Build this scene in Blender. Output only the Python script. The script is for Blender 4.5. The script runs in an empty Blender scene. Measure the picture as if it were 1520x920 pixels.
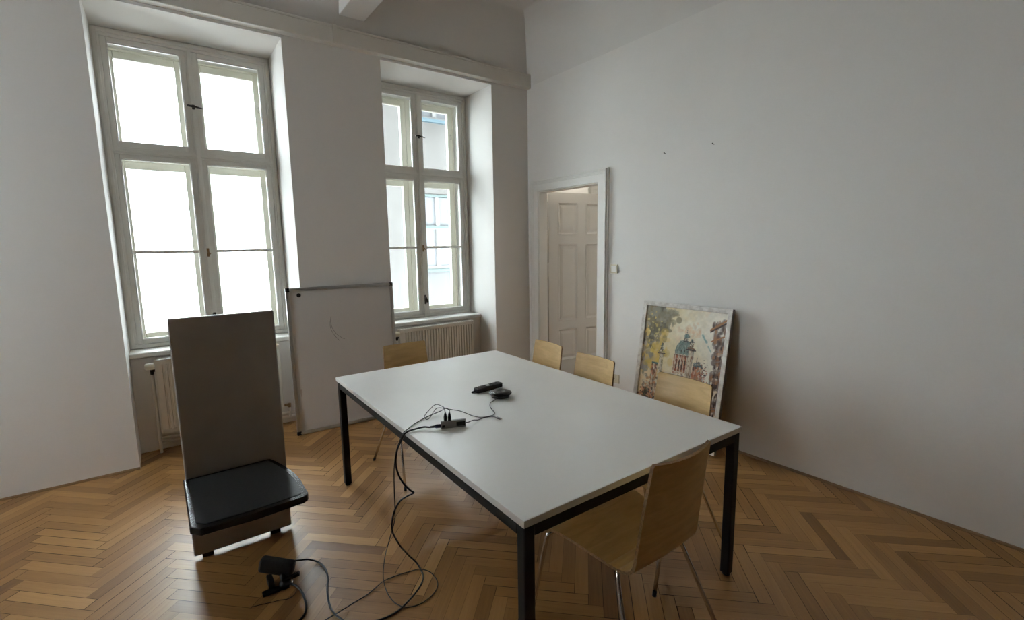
import bpy, bmesh, math, random
import numpy as np
from mathutils import Vector, Matrix

random.seed(7)
scene = bpy.context.scene
COL = scene.collection
PI = math.pi


# ------------------------------------------------------------------ materials
def new_mat(name, color=(0.8, 0.8, 0.8), rough=0.5, metal=0.0, spec=0.5, coat=0.0):
    m = bpy.data.materials.new(name)
    m.use_nodes = True
    b = m.node_tree.nodes['Principled BSDF']
    b.inputs['Base Color'].default_value = (*color, 1)
    b.inputs['Roughness'].default_value = rough
    b.inputs['Metallic'].default_value = metal
    b.inputs['Specular IOR Level'].default_value = spec
    b.inputs['Coat Weight'].default_value = coat
    b.inputs['Coat Roughness'].default_value = 0.35
    return m


def N(m, kind, **kw):
    n = m.node_tree.nodes.new(kind)
    for k, v in kw.items():
        setattr(n, k, v)
    return n


def L(m, a, b):
    m.node_tree.links.new(a, b)


def noisy(m, c1, c2, scale=(1, 1, 1), nscale=4.0, detail=4.0, lo=0.35, hi=0.65, bump=0.0, coord='Object'):
    """base colour varies between c1 and c2 with a noise; optional bump"""
    b = m.node_tree.nodes['Principled BSDF']
    tc = N(m, 'ShaderNodeTexCoord')
    mp = N(m, 'ShaderNodeMapping')
    mp.inputs['Scale'].default_value = scale
    L(m, tc.outputs[coord], mp.inputs['Vector'])
    nz = N(m, 'ShaderNodeTexNoise')
    nz.inputs['Scale'].default_value = nscale
    nz.inputs['Detail'].default_value = detail
    L(m, mp.outputs['Vector'], nz.inputs['Vector'])
    cr = N(m, 'ShaderNodeValToRGB')
    cr.color_ramp.elements[0].position = lo
    cr.color_ramp.elements[1].position = hi
    cr.color_ramp.elements[0].color = (*c1, 1)
    cr.color_ramp.elements[1].color = (*c2, 1)
    L(m, nz.outputs['Fac'], cr.inputs['Fac'])
    L(m, cr.outputs['Color'], b.inputs['Base Color'])
    if bump:
        bp = N(m, 'ShaderNodeBump')
        bp.inputs['Strength'].default_value = bump
        bp.inputs['Distance'].default_value = 0.002
        L(m, nz.outputs['Fac'], bp.inputs['Height'])
        L(m, bp.outputs['Normal'], b.inputs['Normal'])
    return m


M = {}
M['wall'] = noisy(new_mat('wall_paint', rough=0.85, spec=0.25), (0.815, 0.80, 0.77), (0.825, 0.81, 0.78), nscale=6, bump=0.02)
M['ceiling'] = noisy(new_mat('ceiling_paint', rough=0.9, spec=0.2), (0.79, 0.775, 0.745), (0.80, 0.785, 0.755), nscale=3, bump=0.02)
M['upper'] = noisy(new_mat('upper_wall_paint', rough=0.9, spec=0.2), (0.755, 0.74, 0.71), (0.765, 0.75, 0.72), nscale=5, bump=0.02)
M['gloss_white'] = noisy(new_mat('white_lacquer', rough=0.35), (0.84, 0.83, 0.79), (0.87, 0.86, 0.82), nscale=5)
M['cream'] = noisy(new_mat('cream_lacquer', rough=0.4), (0.87, 0.84, 0.73), (0.90, 0.87, 0.77), nscale=7)
M['door'] = noisy(new_mat('door_lacquer', rough=0.4), (0.66, 0.64, 0.60), (0.69, 0.67, 0.63), nscale=5)
M['casing'] = noisy(new_mat('casing_lacquer', rough=0.38), (0.76, 0.75, 0.71), (0.80, 0.79, 0.75), nscale=5)
M['radiator'] = noisy(new_mat('radiator_enamel', rough=0.35), (0.78, 0.76, 0.70), (0.81, 0.79, 0.73), nscale=4)
M['plastic_white'] = new_mat('white_plastic', (0.84, 0.80, 0.68), 0.35)
M['cream_plastic'] = new_mat('aged_cream_plastic', (0.70, 0.64, 0.48), 0.35)
M['trunk'] = noisy(new_mat('trunking_plastic', rough=0.45), (0.74, 0.72, 0.66), (0.78, 0.76, 0.70), nscale=5)
M['black_steel'] = noisy(new_mat('black_powder_coat', rough=0.5, spec=0.3), (0.006, 0.0065, 0.007), (0.009, 0.0095, 0.01), nscale=30, bump=0.05)
M['black'] = new_mat('black_plastic', (0.007, 0.007, 0.0075), 0.42, spec=0.35)
M['black_soft'] = noisy(new_mat('black_soft_plastic', rough=0.6), (0.012, 0.012, 0.013), (0.02, 0.02, 0.021), nscale=60, bump=0.15)
M['black_gloss'] = new_mat('black_gloss_plastic', (0.010, 0.0105, 0.0115), 0.2, spec=0.4)
M['cable'] = new_mat('cable_rubber', (0.012, 0.012, 0.013), 0.35)
M['cable_grey'] = new_mat('thin_cable_rubber', (0.035, 0.034, 0.04), 0.4)
M['plug_blue'] = new_mat('dark_blue_plug', (0.008, 0.012, 0.04), 0.35)
M['chrome'] = new_mat('chrome', (0.72, 0.71, 0.70), 0.16, metal=1.0)
M['alu'] = noisy(new_mat('anodised_aluminium', rough=0.38, metal=0.9), (0.50, 0.50, 0.49), (0.56, 0.56, 0.55), scale=(1, 1, 1), nscale=20)
M['hub'] = new_mat('hub_aluminium', (0.30, 0.30, 0.29), 0.42, metal=0.7)
M['brass'] = new_mat('aged_brass', (0.30, 0.20, 0.10), 0.4, metal=0.9)
M['dark_iron'] = new_mat('dark_iron', (0.035, 0.03, 0.028), 0.45, metal=0.6)
M['hook'] = new_mat('painted_hook', (0.62, 0.60, 0.55), 0.4)
M['board'] = noisy(new_mat('whiteboard_enamel', rough=0.38, spec=0.3), (0.61, 0.595, 0.575), (0.64, 0.625, 0.605), scale=(1, 1, 0.4), nscale=3)
M['smudge'] = new_mat('pen_smudge', (0.50, 0.44, 0.41), 0.4)
M['ink'] = new_mat('marker_ink', (0.10, 0.10, 0.10), 0.4)
M['tabletop'] = noisy(new_mat('light_grey_laminate', rough=0.36, spec=0.9, coat=0.3), (0.80, 0.79, 0.765), (0.83, 0.82, 0.795), nscale=3, detail=8, bump=0.02)
M['table_edge'] = new_mat('table_edge_band', (0.68, 0.67, 0.64), 0.4)
M['slab'] = noisy(new_mat('grey_panel', rough=0.5), (0.36, 0.34, 0.315), (0.40, 0.38, 0.35), nscale=6)
M['pad'] = noisy(new_mat('black_shelf_surface', rough=0.5), (0.022, 0.024, 0.026), (0.03, 0.032, 0.034), nscale=90, bump=0.1)
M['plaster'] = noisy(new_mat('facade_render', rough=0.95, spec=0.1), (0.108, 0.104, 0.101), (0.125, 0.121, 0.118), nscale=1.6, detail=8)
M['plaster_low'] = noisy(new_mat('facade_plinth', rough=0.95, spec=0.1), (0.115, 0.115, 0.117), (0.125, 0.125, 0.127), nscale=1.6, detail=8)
M['teal'] = new_mat('weathered_teal_sheet', (0.062, 0.088, 0.086), 0.6)
M['blue_sheet'] = new_mat('pale_blue_sheet', (0.055, 0.09, 0.11), 0.6)
M['blind'] = new_mat('grey_roller_blind', (0.15, 0.156, 0.168), 0.9)
M['house_paint'] = new_mat('weathered_window_paint', (0.185, 0.185, 0.183), 0.6)
M['dark_wall'] = noisy(new_mat('dark_unseen_wall', rough=0.6), (0.07, 0.045, 0.03), (0.11, 0.07, 0.045), scale=(1, 1, 0.1), nscale=12)
M['paving'] = noisy(new_mat('courtyard_paving', rough=0.95), (0.30, 0.29, 0.28), (0.38, 0.37, 0.36), nscale=3)
M['baseboard'] = noisy(new_mat('oak_quarter_round', rough=0.4), (0.20, 0.12, 0.055), (0.27, 0.165, 0.08), nscale=8)

M['opal'] = new_mat('opal_glass', (0.85, 0.83, 0.78), 0.4)
_o = M['opal'].node_tree.nodes['Principled BSDF']
_o.inputs['Emission Color'].default_value = (1.0, 0.93, 0.82, 1)
_o.inputs['Emission Strength'].default_value = 95.0


def glass_mat():
    m = bpy.data.materials.new('window_glass')
    m.use_nodes = True
    nt = m.node_tree
    nt.nodes.clear()
    out = nt.nodes.new('ShaderNodeOutputMaterial')
    tr = nt.nodes.new('ShaderNodeBsdfTransparent')
    tr.inputs['Color'].default_value = (0.97, 0.985, 0.98, 1)
    gl = nt.nodes.new('ShaderNodeBsdfGlossy')
    gl.inputs['Roughness'].default_value = 0.02
    mx = nt.nodes.new('ShaderNodeMixShader')
    fr = nt.nodes.new('ShaderNodeFresnel')
    fr.inputs['IOR'].default_value = 1.25
    nt.links.new(fr.outputs[0], mx.inputs['Fac'])
    nt.links.new(tr.outputs[0], mx.inputs[1])
    nt.links.new(gl.outputs[0], mx.inputs[2])
    nt.links.new(mx.outputs[0], out.inputs['Surface'])
    return m


M['glass'] = glass_mat()


def plywood(name, c1, c2, axis_scale, wave=8.0, rough=0.38):
    m = new_mat(name, rough=rough, coat=0.15)
    b = m.node_tree.nodes['Principled BSDF']
    tc = N(m, 'ShaderNodeTexCoord')
    oi = N(m, 'ShaderNodeObjectInfo')
    mp = N(m, 'ShaderNodeMapping')
    mp.inputs['Scale'].default_value = axis_scale
    L(m, tc.outputs['Object'], mp.inputs['Vector'])
    add = N(m, 'ShaderNodeVectorMath', operation='ADD')
    mul = N(m, 'ShaderNodeMath', operation='MULTIPLY')
    mul.inputs[1].default_value = 37.0
    L(m, oi.outputs['Random'], mul.inputs[0])
    L(m, mp.outputs['Vector'], add.inputs[0])
    L(m, mul.outputs[0], add.inputs[1])
    nz = N(m, 'ShaderNodeTexNoise')
    nz.inputs['Scale'].default_value = 1.3
    nz.inputs['Detail'].default_value = 3.0
    L(m, add.outputs[0], nz.inputs['Vector'])
    m2 = N(m, 'ShaderNodeMath', operation='MULTIPLY')
    m2.inputs[1].default_value = wave
    L(m, nz.outputs['Fac'], m2.inputs[0])
    fr = N(m, 'ShaderNodeMath', operation='FRACT')
    L(m, m2.outputs[0], fr.inputs[0])
    pp = N(m, 'ShaderNodeMath', operation='PINGPONG')
    pp.inputs[1].default_value = 0.5
    L(m, fr.outputs[0], pp.inputs[0])
    fine = N(m, 'ShaderNodeTexNoise')
    fine.inputs['Scale'].default_value = 22.0
    fine.inputs['Detail'].default_value = 2.0
    L(m, add.outputs[0], fine.inputs['Vector'])
    s = N(m, 'ShaderNodeMath', operation='MULTIPLY_ADD')
    s.inputs[1].default_value = 0.5
    L(m, fine.outputs['Fac'], s.inputs[0])
    L(m, pp.outputs[0], s.inputs[2])
    cr = N(m, 'ShaderNodeValToRGB')
    cr.color_ramp.elements[0].position = 0.15
    cr.color_ramp.elements[1].position = 0.75
    cr.color_ramp.elements[0].color = (*c1, 1)
    cr.color_ramp.elements[1].color = (*c2, 1)
    L(m, s.outputs[0], cr.inputs['Fac'])
    L(m, cr.outputs['Color'], b.inputs['Base Color'])
    return m


M['birch'] = plywood('birch_plywood', (0.52, 0.335, 0.130), (0.64, 0.435, 0.185), (1.6, 9.0, 9.0), wave=5.0)
M['ply_edge'] = noisy(new_mat('plywood_edge', rough=0.55), (0.20, 0.115, 0.05), (0.36, 0.22, 0.10), scale=(1, 1, 1), nscale=120)


def parquet_mat():
    m = new_mat('oak_herringbone', rough=0.36, coat=0.06)
    b = m.node_tree.nodes['Principled BSDF']
    b.inputs['Coat Roughness'].default_value = 0.25
    at = N(m, 'ShaderNodeAttribute', attribute_name='tone')
    uv = N(m, 'ShaderNodeUVMap', uv_map='plank')
    mp = N(m, 'ShaderNodeMapping')
    mp.inputs['Scale'].default_value = (3.0, 60.0, 1.0)
    L(m, uv.outputs['UV'], mp.inputs['Vector'])
    nz = N(m, 'ShaderNodeTexNoise')
    nz.inputs['Scale'].default_value = 1.6
    nz.inputs['Detail'].default_value = 5.0
    L(m, mp.outputs['Vector'], nz.inputs['Vector'])
    mp2 = N(m, 'ShaderNodeMapping')
    mp2.inputs['Scale'].default_value = (1.2, 9.0, 1.0)
    L(m, uv.outputs['UV'], mp2.inputs['Vector'])
    nz2 = N(m, 'ShaderNodeTexNoise')
    nz2.inputs['Scale'].default_value = 1.5
    nz2.inputs['Detail'].default_value = 2.0
    L(m, mp2.outputs['Vector'], nz2.inputs['Vector'])
    cr = N(m, 'ShaderNodeValToRGB')
    e = cr.color_ramp.elements
    e[0].position = 0.0
    e[0].color = (0.175, 0.080, 0.024, 1)
    e[1].position = 1.0
    e[1].color = (0.52, 0.30, 0.115, 1)
    x = cr.color_ramp.elements.new(0.5)
    x.color = (0.34, 0.175, 0.058, 1)
    s1 = N(m, 'ShaderNodeMath', operation='MULTIPLY_ADD')
    s1.inputs[1].default_value = 0.40
    s1.inputs[2].default_value = -0.20
    L(m, nz.outputs['Fac'], s1.inputs[0])
    s2 = N(m, 'ShaderNodeMath', operation='MULTIPLY_ADD')
    s2.inputs[1].default_value = 0.40
    L(m, nz2.outputs['Fac'], s2.inputs[0])
    L(m, s1.outputs[0], s2.inputs[2])
    s3 = N(m, 'ShaderNodeMath', operation='ADD')
    L(m, s2.outputs[0], s3.inputs[0])
    L(m, at.outputs['Fac'], s3.inputs[1])
    s4 = N(m, 'ShaderNodeMath', operation='SUBTRACT')
    s4.inputs[1].default_value = 0.20
    L(m, s3.outputs[0], s4.inputs[0])
    L(m, s4.outputs[0], cr.inputs['Fac'])
    L(m, cr.outputs['Color'], b.inputs['Base Color'])
    rr = N(m, 'ShaderNodeMapRange')
    rr.inputs['To Min'].default_value = 0.30
    rr.inputs['To Max'].default_value = 0.46
    L(m, nz2.outputs['Fac'], rr.inputs['Value'])
    L(m, rr.outputs[0], b.inputs['Roughness'])
    return m


M['parquet'] = parquet_mat()
M['gap'] = new_mat('floor_joint', (0.035, 0.020, 0.010), 0.8)


def frame_wood():
    m = new_mat('silvered_frame', rough=0.4)
    return noisy(m, (0.62, 0.59, 0.55), (0.84, 0.82, 0.78), scale=(1, 1, 1), nscale=24, detail=5, lo=0.38, hi=0.62, bump=0.15)


M['silver_frame'] = frame_wood()
M['frame_side'] = noisy(new_mat('frame_side', rough=0.6), (0.16, 0.14, 0.12), (0.22, 0.20, 0.17), nscale=12)
M['backing'] = new_mat('frame_backing', (0.25, 0.19, 0.12), 0.8)


def canvas_mat():
    m = new_mat('oil_paint', rough=0.5)
    b = m.node_tree.nodes['Principled BSDF']
    at = N(m, 'ShaderNodeAttribute', attribute_name='paint')
    L(m, at.outputs['Color'], b.inputs['Base Color'])
    tc = N(m, 'ShaderNodeTexCoord')
    nz = N(m, 'ShaderNodeTexNoise')
    nz.inputs['Scale'].default_value = 60.0
    L(m, tc.outputs['Object'], nz.inputs['Vector'])
    bp = N(m, 'ShaderNodeBump')
    bp.inputs['Strength'].default_value = 0.12
    bp.inputs['Distance'].default_value = 0.003
    L(m, nz.outputs['Fac'], bp.inputs['Height'])
    L(m, bp.outputs['Normal'], b.inputs['Normal'])
    return m


M['canvas'] = canvas_mat()


# ------------------------------------------------------------------ mesh builder
class MB:
    def __init__(self):
        self.v, self.f, self.mi, self.sm = [], [], [], []

    def add(self, verts, faces, mi=0, smooth=False):
        o = len(self.v)
        self.v += [tuple(v) for v in verts]
        for f in faces:
            self.f.append([i + o for i in f])
            self.mi.append(mi)
            self.sm.append(smooth)
        return self

    def box(self, a, b, mi=0, bevel=0.0, seg=2, mat=None):
        lo = [min(a[i], b[i]) for i in range(3)]
        hi = [max(a[i], b[i]) for i in range(3)]
        bm = bmesh.new()
        vs = [bm.verts.new((x, y, z)) for x in (lo[0], hi[0]) for y in (lo[1], hi[1]) for z in (lo[2], hi[2])]
        for q in ((0, 1, 3, 2), (4, 6, 7, 5), (0, 4, 5, 1), (2, 3, 7, 6), (0, 2, 6, 4), (1, 5, 7, 3)):
            bm.faces.new([vs[i] for i in q])
        if bevel > 0:
            bmesh.ops.bevel(bm, geom=bm.edges[:], offset=bevel, segments=seg, profile=0.6, affect='EDGES')
        return self.from_bm(bm, mi, mat, smooth=False)

    def from_bm(self, bm, mi=0, mat=None, smooth=False):
        bmesh.ops.recalc_face_normals(bm, faces=bm.faces[:])
        bm.verts.index_update()
        vs = [(mat @ v.co if mat else v.co.copy()) for v in bm.verts]
        self.add(vs, [[v.index for v in f.verts] for f in bm.faces], mi, smooth)
        bm.free()
        return self

    def prism(self, poly, axis, a, b, mi=0, mat=None, bevel=0.0, smooth=False):
        """poly: 2-D outline in the two other axes (cyclic order), extruded along axis from a to b"""
        def P(p, t):
            if axis == 'x':
                return (t, p[0], p[1])
            if axis == 'y':
                return (p[0], t, p[1])
            return (p[0], p[1], t)
        bm = bmesh.new()
        A = [bm.verts.new(P(p, a)) for p in poly]
        B = [bm.verts.new(P(p, b)) for p in poly]
        n = len(poly)
        bm.faces.new(A)
        bm.faces.new(B[::-1])
        for i in range(n):
            bm.faces.new([A[i], B[i], B[(i + 1) % n], A[(i + 1) % n]])
        if bevel > 0:
            es = [e for e in bm.edges if (e.verts[0] in A) == (e.verts[1] in A)]
            bmesh.ops.bevel(bm, geom=es, offset=bevel, segments=2, profile=0.6, affect='EDGES')
        return self.from_bm(bm, mi, mat, smooth)

    def tube(self, pts, r, n=10, mi=0, caps=True, smooth=True, radii=None):
        pts = [Vector(p) for p in pts]
        k = len(pts)
        tang = []
        for i in range(k):
            a = pts[max(i - 1, 0)]
            b = pts[min(i + 1, k - 1)]
            tang.append((b - a).normalized())
        up = Vector((0, 0, 1)) if abs(tang[0].z) < 0.9 else Vector((1, 0, 0))
        nrm = (up - tang[0] * up.dot(tang[0])).normalized()
        vs, fs = [], []
        for i in range(k):
            nrm = (nrm - tang[i] * nrm.dot(tang[i]))
            nrm = nrm.normalized() if nrm.length > 1e-6 else tang[i].orthogonal().normalized()
            bi = tang[i].cross(nrm)
            rr = radii[i] if radii else r
            for j in range(n):
                a = 2 * PI * j / n
                vs.append(pts[i] + (nrm * math.cos(a) + bi * math.sin(a)) * rr)
        for i in range(k - 1):
            for j in range(n):
                fs.append([i * n + j, i * n + (j + 1) % n, (i + 1) * n + (j + 1) % n, (i + 1) * n + j])
        self.add(vs, fs, mi, smooth)
        if caps:
            o = len(self.v) - len(vs)
            self.f.append([o + j for j in range(n)][::-1])
            self.f.append([o + (k - 1) * n + j for j in range(n)])
            self.mi += [mi, mi]
            self.sm += [False, False]
        return self

    def lathe(self, prof, n=40, mi=0, centre=(0, 0, 0), smooth=True):
        cx, cy, cz = centre
        vs, fs = [], []
        for r, z in prof:
            for j in range(n):
                a = 2 * PI * j / n
                vs.append((cx + r * math.cos(a), cy + r * math.sin(a), cz + z))
        for i in range(len(prof) - 1):
            for j in range(n):
                fs.append([i * n + j, i * n + (j + 1) % n, (i + 1) * n + (j + 1) % n, (i + 1) * n + j])
        fs.append(list(range(n))[::-1])
        fs.append([(len(prof) - 1) * n + j for j in range(n)])
        return self.add(vs, fs, mi, smooth)

    def ring(self, outer, inner, y0, y1, mi=0, bevel=0.0, axis='y'):
        """rectangular frame: outer/inner = (a0, b0, a1, b1); four mitred-look members along an axis"""
        a0, b0, a1, b1 = outer
        c0, d0, c1, d1 = inner
        def B(p, q):
            if axis == 'y':
                self.box((p[0], y0, p[1]), (q[0], y1, q[1]), mi, bevel)
            else:
                self.box((y0, p[0], p[1]), (y1, q[0], q[1]), mi, bevel)
        if c0 > a0: B((a0, b0), (c0, b1))
        if a1 > c1: B((c1, b0), (a1, b1))
        if d0 > b0: B((c0, b0), (c1, d0))
        if b1 > d1: B((c0, d1), (c1, b1))
        return self

    def build(self, name, mats, parent=None, loc=None):
        me = bpy.data.meshes.new(name)
        me.from_pydata([tuple(v) for v in self.v], [], self.f)
        mats = mats if isinstance(mats, (list, tuple)) else [mats]
        for m in mats:
            me.materials.append(m)
        me.polygons.foreach_set('material_index', self.mi)
        me.polygons.foreach_set('use_smooth', self.sm)
        me.update()
        o = bpy.data.objects.new(name, me)
        COL.objects.link(o)
        if parent:
            o.parent = parent
        if loc:
            o.location = loc
        return o


def tag(o, label=None, cat=None, group=None, kind=None):
    if label: o['label'] = label
    if cat: o['category'] = cat
    if group: o['group'] = group
    if kind: o['kind'] = kind
    return o


def empty(name, loc=(0, 0, 0), rz=0.0, rx=0.0, ry=0.0):
    o = bpy.data.objects.new(name, None)
    o.empty_display_size = 0.1
    o.location = loc
    o.rotation_euler = (rx, ry, rz)
    COL.objects.link(o)
    return o


def copy_tree(o, parent=None):
    c = o.copy()
    COL.objects.link(c)
    if parent:
        c.parent = parent
    for ch in list(o.children):
        copy_tree(ch, c)
    return c


def catmull(pts, k=8):
    P = [Vector(p) for p in pts]
    P = [P[0] * 2 - P[1]] + P + [P[-1] * 2 - P[-2]]
    out = []
    for i in range(1, len(P) - 2):
        p0, p1, p2, p3 = P[i - 1], P[i], P[i + 1], P[i + 2]
        for j in range(k):
            t = j / k
            out.append(0.5 * ((2 * p1) + (p2 - p0) * t + (2 * p0 - 5 * p1 + 4 * p2 - p3) * t * t + (3 * p1 - p0 - 3 * p2 + p3) * t ** 3))
    out.append(P[-2])
    return out


# ------------------------------------------------------------------ measures of the room
# origin: the floor corner under the cable trunking; x along the window wall, y towards the windows
XR, XL = -0.471, -1.653            # reveal of the window beside the door
PITCH = 1.984                      # window spacing
ZREV, ZSILL = 3.21, 0.795
YF = 0.53                          # inner face of the window frames
ZC = 3.95                          # ceiling
ZB = 3.249                         # where the vault starts
WEST, SOUTH = -6.25, -6.3
WALL_OUT = 0.86


def struct(o):
    o['kind'] = 'structure'
    return o


# ---- floor: herringbone oak, planks laid at 45 degrees
def make_floor():
    Lp, w, gap = 0.4235, 0.0633, 0.0007
    O = Vector((-2.556, -2.158))
    e1 = Vector((math.cos(PI / 4), math.sin(PI / 4)))
    e2 = Vector((-math.sin(PI / 4), math.cos(PI / 4)))
    x0, x1, y0, y1 = WEST, 0.0, SOUTH, 0.34
    rnd = random.Random(3)
    mb = MB()
    tones, uvs = [], []

    def clip(poly):
        for ax, val, sgn in ((0, x0, 1), (0, x1, -1), (1, y0, 1), (1, y1, -1)):
            out = []
            for i in range(len(poly)):
                a, b = poly[i], poly[(i + 1) % len(poly)]
                da, db = sgn * (a[0][ax] - val), sgn * (b[0][ax] - val)
                if da >= 0: out.append(a)
                if (da >= 0) != (db >= 0):
                    t = da / (da - db)
                    out.append((a[0].lerp(b[0], t), a[1].lerp(b[1], t)))
            poly = out
            if len(poly) < 3: return None
        return poly

    def plank(ax, ay, bx, by, along_x):
        tone = min(1.0, max(0.0, rnd.gauss(0.5, 0.16)))
        if rnd.random() < 0.06: tone = max(0.0, tone - 0.28)
        ou, ov = rnd.random() * 50, rnd.random() * 50
        g = gap * (0.6 + (rnd.random() < 0.3) * 2.0)
        poly = []
        for (px, py) in ((ax + g, ay + g), (bx - g, ay + g), (bx - g, by - g), (ax + g, by - g)):
            W = O + e1 * px + e2 * py
            U = Vector((px + ou, py + ov)) if along_x else Vector((py + ou, px + ov))
            poly.append((W, U))
        poly = clip(poly)
        if not poly: return
        mb.add([(p[0].x, p[0].y, 0.0) for p in poly], [list(range(len(poly)))])
        tones.append(tone)
        uvs.append([p[1] for p in poly])

    for j in range(-14, 16):
        for k in range(-90, 90):
            bx, by = Lp * j + w * k, -Lp * j + w * k
            c = O + e1 * bx + e2 * by
            if not (x0 - .6 < c.x < x1 + .6 and y0 - .6 < c.y < y1 + .6): continue
            plank(bx, by, bx + Lp, by + w, True)
            plank(bx + Lp, by + w - Lp, bx + Lp + w, by + w, False)
    nplank = len(mb.f)
    # dark joint bed just under the planks
    mb.add([(x0, y0, -0.0015), (x1, y0, -0.0015), (x1, y1, -0.0015), (x0, y1, -0.0015)], [[0, 1, 2, 3]], 1)
    mb.add([(x0, y0, -0.03), (x1, y0, -0.03), (x1, y1, -0.03), (x0, y1, -0.03)], [[3, 2, 1, 0]], 1)
    o = mb.build('floor', [M['parquet'], M['gap']])
    me = o.data
    at = me.attributes.new('tone', 'FLOAT', 'FACE')
    at.data.foreach_set('value', tones + [0.5, 0.5])
    ul = me.uv_layers.new(name='plank')
    flat = []
    for u in uvs:
        for p in u: flat += [p.x, p.y]
    flat += [0.0] * 16
    ul.data.foreach_set('uv', flat)
    return struct(o)


make_floor()

# ---- window wall with niches and reveals
NICHE_Y = 0.325
wins = [(XL - PITCH * i, XR - PITCH * i) for i in range(2)]
mb = MB()
edges = [0.12] + [e for w in wins for e in (w[1], w[0])] + [WEST - 0.3]
for i in range(0, len(edges), 2):
    mb.box((edges[i + 1], 0, -0.03), (edges[i], WALL_OUT, ZB + 0.06))
for (a, b) in wins:
    mb.box((a, 0, ZREV), (b, WALL_OUT, ZB + 0.06))
    mb.box((a, NICHE_Y, -0.03), (b, WALL_OUT, ZSILL - 0.045))
struct(mb.build('wall_north', M['wall']))


# ---- the vault (upper walls lean in and curve into the ceiling), and the ceiling
def cove_profile():
    pts = [(-0.001, ZB), (0.028, ZB + 0.25), (0.055, ZC - 0.28)]
    r = 0.20
    cx, cz = 0.055 + 0.012 + r, ZC - r - 0.02
    for k in range(0, 9):
        a = PI - k * (PI / 2) / 8
        pts.append((cx + r * math.cos(a), cz + (r + 0.02) * math.sin(a)))
    return pts


prof = cove_profile()
mb = MB()
vs, fs = [], []
n = len(prof)
# four sides follow the room rectangle inset by the profile
for (d, z) in prof:
    vs += [(-d, -d, z), (WEST + d, -d, z), (WEST + d, SOUTH + d, z), (-d, SOUTH + d, z)]
for i in range(n - 1):
    for j in range(4):
        fs.append([i * 4 + j, i * 4 + (j + 1) % 4, (i + 1) * 4 + (j + 1) % 4, (i + 1) * 4 + j])
mb.add(vs, fs, 0, False)
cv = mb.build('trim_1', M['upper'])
for p in cv.data.polygons:
    p.use_smooth = True
try:
    cv.data.set_sharp_from_angle(angle=math.radians(35))
except Exception:
    pass
struct(cv)
mb = MB()
mb.box((WEST - 0.3, SOUTH - 0.2, ZC), (0.15, WALL_OUT, ZC + 0.2))
struct(mb.build('ceiling', M['ceiling']))
# beam on the window wall, running into the room under the ceiling
mb = MB()
mb.box((-2.0, SOUTH + 0.03, 3.48), (-1.785, -0.02, ZC - 0.01), bevel=0.008)
struct(mb.build('trim_2', M['ceiling']))

# ---- door wall
DY0, DY1, DZ = -1.078, -0.19, 2.142
mb = MB()
mb.box((0, SOUTH, -0.03), (0.10, DY0, ZC))
mb.box((0, DY1, -0.03), (0.10, 0.02, ZC))
mb.box((0, DY0, DZ), (0.10, DY1, ZC))
struct(mb.build('wall_east', M['wall']))
mb = MB()
mb.box((WEST - 0.3, SOUTH - 0.2, -0.03), (0.10, SOUTH, ZC))
struct(mb.build('wall_south', M['dark_wall']))  # unseen wall, coloured dark to cut the light bounced back
mb = MB()
WW = [(-1.15, -0.45)]
mb.box((WEST - 0.3, SOUTH, -0.03), (WEST, WW[0][0], ZC))
mb.box((WEST - 0.3, WW[0][1], -0.03), (WEST, WALL_OUT, ZC))
for a, b in WW:
    mb.box((WEST - 0.3, a, -0.03), (WEST, b, 0.80))
    mb.box((WEST - 0.3, a, 3.21), (WEST, b, ZC))
struct(mb.build('wall_west', M['wall']))
# plain window added to that wall out of view, to light the room
for i, (a, b) in enumerate(WW):
    root = empty(f'window_{4 + i}', (WEST - 0.2, (a + b) / 2, 0.80))
    struct(root)
    h = (b - a) / 2
    mb = MB()
    mb.ring((-h, 0, h, 2.41), (-h + 0.06, 0.06, h - 0.06, 2.35), -0.03, 0.03, axis='x')
    mb.box((-0.03, -0.03, 0.06), (0.03, 0.03, 2.35))
    mb.box((-0.03, -h + 0.06, 1.50), (0.03, h - 0.06, 1.57))
    mb.build('window_frame', M['gloss_white'], root)
    mb = MB()
    mb.box((-0.002, -h + 0.05, 0.05), (0.002, h - 0.05, 2.36))
    mb.build('pane', M['glass'], root)
# small oak quarter-round at the foot of the walls
quarter = [(0, 0), (-0.014, 0), (-0.0125, 0.007), (-0.008, 0.012), (0, 0.014)]
mb = MB()
mb.prism(quarter, 'y', SOUTH, DY0 - 0.13)
struct(mb.build('baseboard_east', M['baseboard']))
mb = MB()
for a, b in ((wins[0][1], -0.0), (wins[1][1], wins[0][0]), (WEST, wins[1][0])):
    mb.prism([(p[0], p[1]) for p in quarter], 'x', a, b)
struct(mb.build('baseboard_north', M['baseboard']))


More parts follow.
